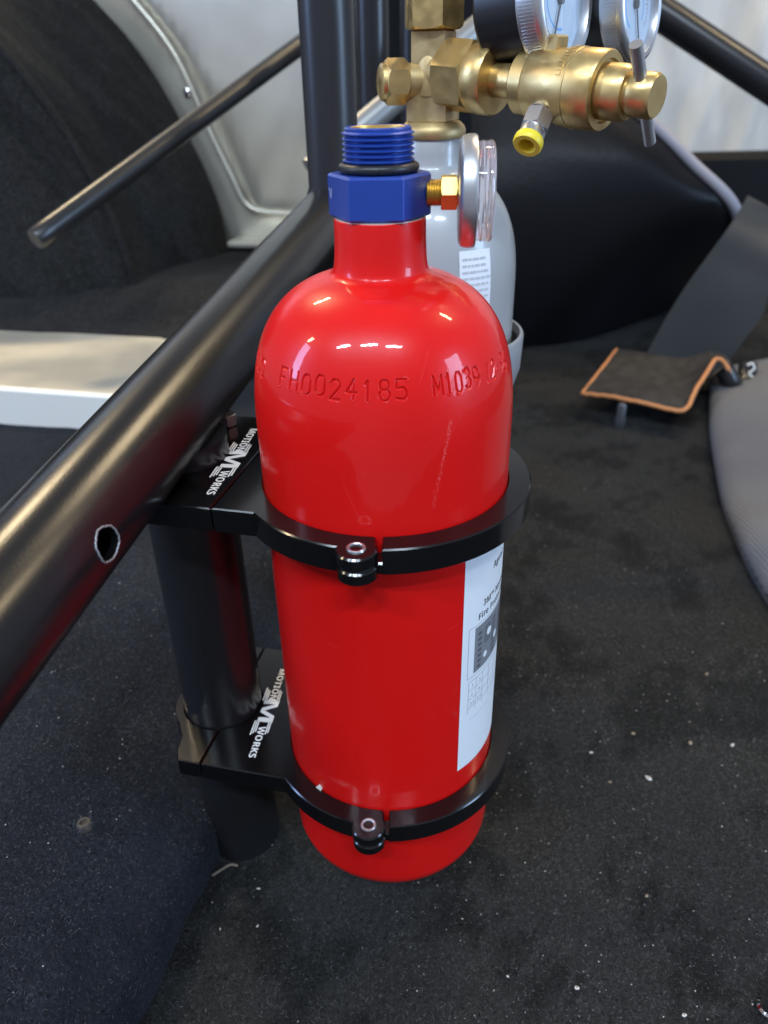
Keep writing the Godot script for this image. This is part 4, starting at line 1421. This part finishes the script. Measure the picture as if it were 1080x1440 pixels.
func build_grey() -> void:
	var t := thing("gas_cylinder", "grey gas cylinder with a brass valve behind the red bottle", "gas cylinder", V(0.031, 0.11, -0.165))
	var at := Transform3D(Basis(), GA)
	var p := [Vector2(0.0, 0.170), Vector2(0.044, 0.170), Vector2(0.0495, 0.174), Vector2(0.0503, 0.182), Vector2(0.0505, 0.235)]
	for i in 40:
		var a := 1.47 * (i + 1) / 40.0
		var q := Vector2(0.0505 * pow(cos(a), 0.8), 0.235 + 0.065 * pow(sin(a), 0.8))
		if q.x < 0.0185: break
		p.append(q)
	for q in [Vector2(0.0178, 0.2995), Vector2(0.0170, 0.3020), Vector2(0.0167, 0.3060), Vector2(0.0167, 0.3135), Vector2(0.0160, 0.3145), Vector2(0.008, 0.3146)]: p.append(q)
	part("cylinder_body", M().lathe(at, p, 96), mt.grey, t)
	part("foot_cup", M().lathe(at, [Vector2(0.0, 0.168), Vector2(0.046, 0.168), Vector2(0.0535, 0.172), Vector2(0.0570, 0.184), Vector2(0.0578, 0.204), Vector2(0.0570, 0.2055), Vector2(0.0555, 0.2055), Vector2(0.0550, 0.200)], 72), mat(lin(0.24, 0.25, 0.27), 0.4), t)
	part("stand", M().lathe(at, [Vector2(0.034, FLOOR), Vector2(0.034, FLOOR + 0.004), Vector2(0.024, FLOOR + 0.006), Vector2(0.024, 0.168)], 40), mt.black_matte, t)
	# stamped figures on the shoulder
	var m := M()
	letters(m, "7/6", 0.0062, Transform3D(Basis(), GA) * Transform3D(Basis.from_euler(V(0, deg_to_rad(-8.0), 0)) * Basis.from_euler(V(deg_to_rad(-42.0), 0, 0)), V(0.0, 0.272, 0.0) + V(-0.0045, 0, 0.0412)), true, 1.0, 0.0008)
	part("stamped_figures", m, mt.grey, t)
	# paper tag
	m = M()
	var rows := []
	for i in 8:
		var y := lerpf(0.212, 0.262, i / 7.0)
		var rr := 0.0507 if y < 0.236 else 0.0505 * pow(1.0 - pow((y - 0.235) / 0.065, 2.5), 0.4) + 0.0003
		var r := PackedVector3Array()
		for j in 9:
			var a := deg_to_rad(lerpf(14.0, 37.0, j / 8.0))
			r.append(GA + V(sin(a) * rr, y, cos(a) * rr))
		rows.append(r)
	m.sheet(rows, GA + V(0, 0.23, 0))
	var tagp := part("paper_tag", m, mt.white, t)
	m = M()
	for i in 9:
		var y := 0.257 - i * 0.0034
		var rr := 0.0509 if y < 0.236 else 0.0505 * pow(1.0 - pow((y - 0.235) / 0.065, 2.5), 0.4) + 0.0005
		var a := 16.0
		while a < 33.0:
			var l := 1.0 + fposmod(sin(a * 37.1 + i * 5.3) * 91.7, 1.0) * 3.5
			var row := []
			for e in 2:
				var r2 := PackedVector3Array()
				for j in 3:
					var b := deg_to_rad(a + l * j / 2.0)
					var yy := y + e * 0.0012
					r2.append(GA + V(sin(b) * rr, yy, cos(b) * rr))
				row.append(r2)
			m.sheet(row, GA + V(0, y - 0.02, 0))
			a += l + 0.9
	part("small_print", m, mat(lin(0.50, 0.52, 0.53), 0.6), tagp)
	# brass valve
	m = M()
	m.lathe(at, [Vector2(0.0, 0.3145), Vector2(0.0178, 0.3145), Vector2(0.0182, 0.3152), Vector2(0.0182, 0.3185), Vector2(0.0172, 0.3205), Vector2(0.0150, 0.3225), Vector2(0.010, 0.3226)], 64)
	var tw := Basis.from_euler(V(0, deg_to_rad(-24.0), 0))
	m.box(Transform3D(tw, GA + V(0, 0.3295, 0)), V(0.0225, 0.0155, 0.0225), 0.0012)
	m.box(Transform3D(tw, GA + V(0, 0.3515, 0)), V(0.0185, 0.0290, 0.0185), 0.0015)
	m.lathe(at, [Vector2(0.0120, 0.335), Vector2(0.0118, 0.342), Vector2(0.0105, 0.350), Vector2(0.0085, 0.356)], 40)
	var side := V(-0.98, 0.0, 0.2).normalized()
	m.lathe(along(GA + V(0, 0.3420, 0), side), [Vector2(0.0088, 0.0), Vector2(0.0088, 0.0150)], 32)
	m.lathe(along(GA + V(0, 0.3455, 0), V(0.096, -0.0105, 0.092)), [Vector2(0.0105, 0.0), Vector2(0.0110, 0.006), Vector2(0.0125, 0.010)], 32)
	part("valve_body", m, mt.cast_brass, t)
	m = M()
	hex_nut(m, along(GA + V(0, 0.3420, 0), side, Vector3.UP), 0.0112, 0.0148, 0.0270, 0.0, 0.14)
	m.lathe(along(GA + V(0, 0.3420, 0), side), [Vector2(0.0092, 0.0268), Vector2(0.0088, 0.0290), Vector2(0.007, 0.0300), Vector2(0, 0.0302)], 32)
	part("relief_plug", m, mt.brass, t)
	m = M()
	hex_nut(m, at, 0.0158, 0.3655, 0.395, deg_to_rad(12.0), 0.10)
	m.lathe(at, [Vector2(0.012, 0.395), Vector2(0.012, 0.41), Vector2(0.009, 0.412), Vector2(0.009, 0.43)], 40)
	part("packing_nut", m, mt.brass, t)

func dial_image() -> ImageTexture:
	var s := 512
	var im := Image.create_empty(s, s, false, Image.FORMAT_RGB8)
	im.fill(lin(0.50, 0.62, 0.76))
	var blue := lin(0.10, 0.36, 0.75)
	for y in s:
		for x in s:
			var d := Vector2(x - 256, y - 256)
			var r := d.length()
			var a := atan2(d.x, d.y)      # 0 at the bottom
			if r > 130 and r < 142 and absf(a) > 0.7: im.set_pixel(x, y, blue)
			if r > 196 and r < 199 and absf(a) > 0.7: im.set_pixel(x, y, Color(0.1, 0.1, 0.12))
	for i in 41:
		var a := lerpf(0.75, TAU - 0.75, i / 40.0)
		var l := 32 if i % 5 == 0 else 16
		for k in l:
			for w in (4 if i % 5 == 0 else 2):
				var r := 198.0 - k
				var aa := a + w * 0.004
				im.set_pixel(int(256 + sin(aa) * r), int(256 + cos(aa) * r), Color(0.08, 0.08, 0.1))
	return ImageTexture.create_from_image(im)

func gauge(parent: Node3D, called: String, at: Vector3, n: Vector3, dial: Material, turn: float, label: String, big: float) -> void:
	var xf := along(at, n).scaled_local(Vector3.ONE * big)
	var m := M()
	m.lathe(xf, [Vector2(0.0, -0.030), Vector2(0.0205, -0.030), Vector2(0.0225, -0.028), Vector2(0.0228, -0.006)], 72)
	var g := part(called, m, mt.black_paint, parent)
	g.set_meta("label", label)
	m = M()
	# knurled bezel ring
	m.lathe(xf, [Vector2(0.0228, -0.0075), Vector2(0.0252, -0.0070), Vector2(0.0256, -0.0060), Vector2(0.0256, 0.0022), Vector2(0.0248, 0.0038), Vector2(0.0232, 0.0046), Vector2(0.0214, 0.0040), Vector2(0.0208, 0.0025), Vector2(0.0207, 0.0)], 96)
	for i in 120:
		var a := TAU * i / 120.0
		m.box(xf * Transform3D(Basis.from_euler(V(0, a, 0)), V(sin(a), 0, cos(a)) * 0.0256 + V(0, -0.0022, 0)), V(0.0007, 0.0066, 0.0007), 0.0)
	part("bezel", m, mt.steel, g)
	m = M()
	var base := m.v.size()
	var nn := (xf.basis * Vector3.UP).normalized()
	var cc := m.add(xf * V(0, 0.0002, 0), nn, Vector2(0.5, 0.5))
	for i in 65:
		var a := TAU * i / 64.0
		m.add(xf * (V(sin(a), 0, cos(a)) * 0.0210 + V(0, 0.0002, 0)), nn, Vector2(0.5 + 0.5 * sin(a + turn), 0.5 + 0.5 * cos(a + turn)))
	for i in 64: m.tri(cc, base + 1 + i, base + 2 + i)
	part("dial", m, dial, g)
	m = M()
	m.box(xf * Transform3D(Basis.from_euler(V(0, turn + 0.5, 0)), V(0, 0.0012, 0)), V(0.0008, 0.0004, 0.030), 0.0)
	m.lathe(xf * Transform3D(Basis(), V(0, 0.0004, 0)), [Vector2(0.0022, 0), Vector2(0.0022, 0.0014), Vector2(0, 0.0015)], 20)
	part("needle", m, mt.ink, g)
	m = M()
	for s in [-1.0, 1.0]:
		m.lathe(xf * Transform3D(Basis(), V(0.006 * s, 0.0002, 0.011)), [Vector2(0.0014, 0), Vector2(0.0012, 0.0005), Vector2(0, 0.0007)], 14)
	part("dial_screw", m, mt.steel, g)
	part("glass", M().lathe(xf, [Vector2(0.0209, 0.0026), Vector2(0.012, 0.0033), Vector2(0.0, 0.0036)], 48), mt.glass, g)

func build_regulator() -> void:
	var a := GA + V(0, 0.3455, 0)
	var d := V(0.096, -0.0105, 0.092).normalized()
	var xf := along(a, d, Vector3.UP)
	var t := thing("gas_regulator", "brass regulator with two gauges and a steel tee handle", "regulator", a + d * 0.07)
	var m := M()
	hex_nut(m, xf, 0.0176, 0.0100, 0.0300, deg_to_rad(14.0), 0.10)
	m.lathe(xf, [Vector2(0.0140, 0.0298), Vector2(0.0162, 0.0300), Vector2(0.0166, 0.0310), Vector2(0.0166, 0.0405), Vector2(0.0158, 0.0418), Vector2(0.008, 0.0420)], 64)
	part("inlet_nut", m, mt.brass, t)
	m = M()
	m.lathe(xf, [Vector2(0.0079, 0.040), Vector2(0.0079, 0.0535), Vector2(0.0092, 0.0545), Vector2(0.0092, 0.058)], 40)
	part("inlet_stem", m, mt.brass, t)
	m = M()
	m.lathe(xf, [Vector2(0.006, 0.0575), Vector2(0.0138, 0.0578), Vector2(0.0145, 0.0586), Vector2(0.0145, 0.0655), Vector2(0.0158, 0.0662), Vector2(0.0162, 0.067), Vector2(0.0162, 0.0838), Vector2(0.0170, 0.0843), Vector2(0.0171, 0.0895), Vector2(0.0174, 0.0898), Vector2(0.0174, 0.0905), Vector2(0.0171, 0.0908), Vector2(0.0171, 0.1035), Vector2(0.0164, 0.1045), Vector2(0.0135, 0.1046), Vector2(0.0132, 0.1030), Vector2(0.0119, 0.1030)], 96)
	part("regulator_body", m, mt.brass, t)
	m = M()
	for i in 22:
		var b := deg_to_rad(-62.0 + i * 6.2)
		var w := 0.0010 + 0.0006 * fposmod(i * 0.37, 1.0)
		m.box(xf * Transform3D(Basis.from_euler(V(0, b, 0)), V(sin(b), 0, cos(b)) * 0.0171 + V(0, 0.0870, 0)), V(w, 0.0026, 0.0006), 0.0)
	part("raised_marks", m, mt.brass, t)
	m = M()
	m.lathe(xf, [Vector2(0.0119, 0.1030), Vector2(0.0119, 0.1145), Vector2(0.0108, 0.1168), Vector2(0.0088, 0.1170), Vector2(0.0088, 0.1185), Vector2(0.0094, 0.1190), Vector2(0.0095, 0.1285), Vector2(0.0085, 0.1300), Vector2(0.0, 0.1301)], 64)
	part("adjusting_screw", m, mt.brass, t)
	# tee handle through the screw
	var up := (Vector3.UP - d * d.y).normalized()
	var e1 := d.cross(up).normalized()
	if e1.x < 0: e1 = -e1
	var w := (up * 0.83 - e1 * 0.66).normalized()
	var hc := a + d * 0.1230
	part("tee_handle", M().tube(P([hc - w * 0.0262, hc - w * 0.0258, hc, hc + w * 0.0246, hc + w * 0.0250]), 0.0029, 24), mt.steel, t)
	# push-in outlet with its yellow collet
	var v := V(-0.40, -0.66, 0.60).normalized()
	var oc := a + d * 0.0755
	m = M()
	var ox := along(oc, v, d)
	m.lathe(ox, [Vector2(0.0045, 0.010), Vector2(0.0062, 0.0165), Vector2(0.0066, 0.0175)], 32)
	hex_nut(m, ox, 0.0072, 0.0175, 0.0270, 0.0, 0.08)
	m.lathe(ox, [Vector2(0.0058, 0.0268), Vector2(0.0062, 0.0275), Vector2(0.0062, 0.0315), Vector2(0.004, 0.0316)], 32)
	var pf := part("push_fitting", m, mt.steel, t)
	m = M()
	m.lathe(ox, [Vector2(0.0050, 0.0310), Vector2(0.0068, 0.0318), Vector2(0.0072, 0.0328), Vector2(0.0072, 0.0352), Vector2(0.0066, 0.0362), Vector2(0.0044, 0.0362), Vector2(0.0036, 0.0355), Vector2(0.0032, 0.0280)], 40)
	part("yellow_collet", m, mt.yellow, pf)
	# gauges on their stems
	var dial := mat(Color.WHITE, 0.5)
	dial.albedo_texture = dial_image()
	var n1 := V(0.78, 0.10, 0.61).normalized()
	var g1 := V(0.0880, 0.3755, -0.128)
	gauge(t, "front_gauge", g1, n1, dial, 2.2, "nearer pressure gauge with black case and knurled steel bezel", 1.13)
	var g2 := V(0.1330, 0.3745, -0.158)
	gauge(t, "rear_gauge", g2, n1, dial, 2.9, "farther pressure gauge half out of the frame", 1.06)
	m = M()
	var s1 := a + d * 0.072
	m.box(along(s1 + up * 0.0166 - e1 * 0.001, up, n1), V(0.0115, 0.009, 0.0115), 0.0008)
	part("gauge_stem", m, mt.brass, t)
	m = M()
	m.box(along(g2 - n1 * 0.018 - V(0, 0.012, 0), up, n1), V(0.020, 0.030, 0.018), 0.0012)
	var s2 := a + d * 0.090
	part("gauge_stem", m, mt.brass, t)

# ------------------------------------------------------------------ small things and the nap of the carpet
func build_small() -> void:
	var rng := RandomNumberGenerator.new()
	rng.seed = 12
	# fastener in the carpet at the left
	var base := V(-0.165, 0.0, 0.037)
	var t := thing("carpet_fastener", "rough tan fastener poking out of the blue-black carpet", "fastener", base)
	var y := 0.002
	var m := M()
	m.lathe(Transform3D(Basis(), base + V(0, y - 0.003, 0)), [Vector2(0.0036, 0.0), Vector2(0.0040, 0.003), Vector2(0.0034, 0.0044), Vector2(0.0022, 0.0048), Vector2(0.0016, 0.0030), Vector2(0.0, 0.0030)], 18)
	part("cap", m, mat(lin(0.075, 0.058, 0.04), 0.85), t)
	m = M()
	for i in 22:
		var a := rng.randf() * TAU
		var b := rng.randf() * TAU
		var l := rng.randf_range(0.0008, 0.0028)
		var s := base + V(sin(a), 0, cos(a)) * rng.randf_range(0.003, 0.0055) + V(0, y, 0)
		m.tube(smooth_path(P([s, s + V(sin(b) * l * 0.5, rng.randf_range(0.0, 0.002), cos(b) * l * 0.5), s + V(sin(b + 0.8) * l, rng.randf_range(-0.001, 0.002), cos(b + 0.8) * l)]), 3), 0.00026, 5)
	part("frayed_fibres", m, mat(lin(0.04, 0.042, 0.055), 0.9), t)
	# chrome stud at the lower right corner
	t = thing("chrome_stud", "small chrome stud cut off by the lower right corner", "stud", V(0.1905, FLOOR, 0.098))
	part("stud", M().lathe(Transform3D(Basis(), V(0.1955, FLOOR, 0.094)), [Vector2(0.0062, 0.0), Vector2(0.0062, 0.003), Vector2(0.0050, 0.004), Vector2(0.0050, 0.020), Vector2(0.0042, 0.0245), Vector2(0.002, 0.0262), Vector2(0.0, 0.0264)], 28), mt.chrome, t)
	# crumbs that can be told apart
	var pale := mat(lin(0.55, 0.54, 0.50), 0.8)
	var tan := mat(lin(0.28, 0.22, 0.16), 0.8)
	for e in [
		[0.1796, -0.0587, 2.6, 0, "biggest white crumb, flat, on the floor right of the bottle"], [0.2597, -0.1639, 1.9, 1, "lone tan crumb farthest up the floor at the right"], [0.2203, -0.0908, 1.8, 1, "pale crumb left of its twin near the right edge of the floor"],
		[0.2500, -0.0879, 1.8, 0, "pale crumb nearest the right edge of the frame"], [0.1806, -0.0997, 1.7, 1, "dull tan crumb above the biggest white crumb"], [0.1451, -0.0822, 1.3, 0, "small crumb above left of the biggest white crumb"],
		[0.1521, -0.0564, 1.2, 1, "tiny tan crumb just left of the biggest white crumb"], [0.1510, 0.0294, 1.2, 1, "single tan crumb low on the right of the floor"], [0.0975, 0.0809, 1.5, 0, "long white crumb near the bottom edge"],
		[0.1505, 0.0958, 1.5, 0, "white crumb touching the bottom edge right of the middle"], [0.0613, 0.0733, 0.9, 0, "round white crumb near the bottom edge below the bottle"], [0.0740, -0.0574, 1.1, 1, "crumb beside the lower clamp at its right"],
		[-0.0828, 0.0186, 1.2, 0, "white crumb right below the foot of the post"], [-0.0806, 0.0417, 1.0, 0, "white crumb lower left of the bottle, second below the post"], [-0.1019, 0.0437, 0.9, 0, "small white crumb beside the carpet fold"],
	]:
		var at := V(e[0], floor_height(e[0], e[1]) + 0.0006, e[1])
		var c := M()
		var k := 7
		var rows := []
		var sz: float = e[2] * 0.0010
		var st := rng.randf_range(0.5, 0.9)
		var tw := rng.randf() * TAU
		for i in 5:
			var ph := PI * i / 4.0
			var r := PackedVector3Array()
			for j in k + 1:
				var th := TAU * (j % k) / k
				var jit := 0.7 + 0.6 * fposmod(sin((j % k) * 12.9 + i * 4.1 + sz * 9000.0) * 43.7, 1.0)
				if i == 0 or i == 4: jit = 1.0
				var q := V(sin(ph) * cos(th), cos(ph) * 0.42, sin(ph) * sin(th) * st) * sz * jit
				r.append(at + q.rotated(Vector3.UP, tw))
			rows.append(r)
		c.sheet(rows, at)
		var o := part("floor_crumb", c, tan if e[3] else pale, self)
		tag(o, e[4], "crumb", "crumbs scattered on the carpet")
	t = thing("paint_flake", "white flake lying on the lower clamp against the bottle", "flake", V(-0.0372, 0.0307, 0.0415))
	m = M()
	m.prism(Transform3D(Basis.from_euler(V(0.9, 0.5, 0.2)), V(-0.0372, 0.0318, 0.0418)), PackedVector2Array([Vector2(-0.0016, -0.0008), Vector2(0.0012, -0.0016), Vector2(0.0018, 0.0006), Vector2(0.0002, 0.0019)]), -0.0003, 0.0003, 0.0001)
	part("flake", m, pale, t)
	for e in [[-0.1065, 0.006, 0.3, "tan torn strip of backing at the foot of the post"]]:
		m = M()
		var c0 := V(e[0], FLOOR + 0.003, e[1])
		m.tube(smooth_path(P([c0 + V(-0.007, -0.002, 0.001).rotated(Vector3.UP, e[2]), c0, c0 + V(0.005, 0.001, -0.0006).rotated(Vector3.UP, e[2]), c0 + V(0.009, -0.001, 0.0).rotated(Vector3.UP, e[2])]), 3), 0.0008, 7)
		tag(part("backing_scrap", m, mat(lin(0.15, 0.12, 0.085), 0.85), self), e[3], "scrap")
	# nap: fine fibres standing off the felt, and lint nobody could count
	nap("carpet_nap", "fine loose fibres standing off the black floor carpet", 130000, false)
	nap("sill_nap", "fine loose fibres standing off the raised blue-black carpet", 90000, true)
	lint(rng)

func nap(called: String, label: String, count: int, sill: bool) -> void:
	var rng := RandomNumberGenerator.new()
	rng.seed = 40 + int(sill)
	var m := M()
	var pts := [V(0, 0, 0), V(0.0003, 0.0005, 0), V(0.0010, 0.0008, 0.0002), V(0.0018, 0.0006, 0.0006)]
	for i in 3:
		var q := [m.add(pts[i], Vector3.UP), m.add(pts[i] + V(0, 0, 0.00010), Vector3.UP), m.add(pts[i + 1] + V(0, 0, 0.00009), Vector3.UP), m.add(pts[i + 1], Vector3.UP)]
		m.quad(q[0], q[1], q[2], q[3])
	var mm := MultiMesh.new()
	mm.transform_format = MultiMesh.TRANSFORM_3D
	mm.use_colors = true
	mm.mesh = m.commit()
	mm.instance_count = count
	for i in count:
		var p: Vector3
		if sill:
			p = tunnel_point(rng.randf_range(-0.16, 0.25), 0.30 * pow(rng.randf(), 1.1) - 0.002)
		else:
			var x := rng.randf_range(-0.13, 0.32)
			var z := rng.randf_range(-0.45, 0.14)
			p = V(x, floor_height(x, z), z)
		var b := Basis.from_euler(V(rng.randf_range(-0.5, 0.5), rng.randf() * TAU, rng.randf_range(-0.4, 0.3))) * Basis.from_scale(Vector3.ONE * rng.randf_range(0.5, 1.1))
		mm.set_instance_transform(i, Transform3D(b, p))
		var t := rng.randf()
		t = 0.015 + 0.20 * t * t * t * t
		mm.set_instance_color(i, Color(t, t, t * 1.03).linear_to_srgb())
	var o := MultiMeshInstance3D.new()
	o.name = called
	o.multimesh = mm
	var f := mat(Color.WHITE, 0.9, 0.0, 0.3)
	f.vertex_color_use_as_albedo = true
	f.vertex_color_is_srgb = true
	o.material_override = f
	add_child(o, true)
	tag(o, label, "", "", "stuff")

func lint(rng: RandomNumberGenerator) -> void:
	var m := M()
	var rows := []
	for i in 3:
		var r := PackedVector3Array()
		for j in 6:
			var th := TAU * (j % 5) / 5.0
			r.append(V(cos(th), [-0.3, 0.25, 0.5][i], sin(th) * 0.7) * [0.8, 1.0, 0.15][i] * 0.0005)
		rows.append(r)
	m.sheet(rows, Vector3.ZERO)
	var count := 9000
	var mm := MultiMesh.new()
	mm.transform_format = MultiMesh.TRANSFORM_3D
	mm.use_colors = true
	mm.mesh = m.commit()
	mm.instance_count = count
	for i in count:
		var p: Vector3
		if i % 4 == 0:
			p = tunnel_point(rng.randf_range(-0.16, 0.25), 0.32 * rng.randf())
		else:
			var x := rng.randf_range(-0.13, 0.34)
			var z := rng.randf_range(-0.55, 0.14)
			if fnoise.get_noise_2d(x * 1500.0, z * 1500.0) < rng.randf_range(-0.5, 0.35): x = rng.randf_range(0.0, 0.34); z = rng.randf_range(-0.2, 0.14)
			p = V(x, floor_height(x, z), z)
		var k := 0.30 + 1.3 * pow(rng.randf(), 5.0)
		mm.set_instance_transform(i, Transform3D(Basis.from_euler(V(0, rng.randf() * TAU, 0)) * Basis.from_scale(V(k, k, k) * 0.8), p + V(0, 0.0004, 0)))
		var t := 0.06 + 0.45 * pow(rng.randf(), 2.5)
		mm.set_instance_color(i, Color(t, t * 0.98, t * 0.93).linear_to_srgb())
	var o := MultiMeshInstance3D.new()
	o.name = "carpet_lint"
	o.multimesh = mm
	var f := mat(Color.WHITE, 0.9)
	f.vertex_color_use_as_albedo = true
	f.vertex_color_is_srgb = true
	o.material_override = f
	add_child(o, true)
	tag(o, "pale lint and grit strewn over the carpet", "", "", "stuff")

# ------------------------------------------------------------------
func _ready() -> void:
	camera_and_light()
	make_materials()
	build_setting()
	build_surroundings()
	build_bars()
	build_clamp(0.1780, 0.1900, 0.0643, "upper black hinged clamp round the red bottle's waist", Vector2(-0.0705, -0.052))
	build_clamp(0.0190, 0.0305, 0.0931, "lower black hinged clamp near the red bottle's foot", Vector2(-0.0690, -0.050))
	build_bottle()
	build_grey()
	build_regulator()
	build_small()
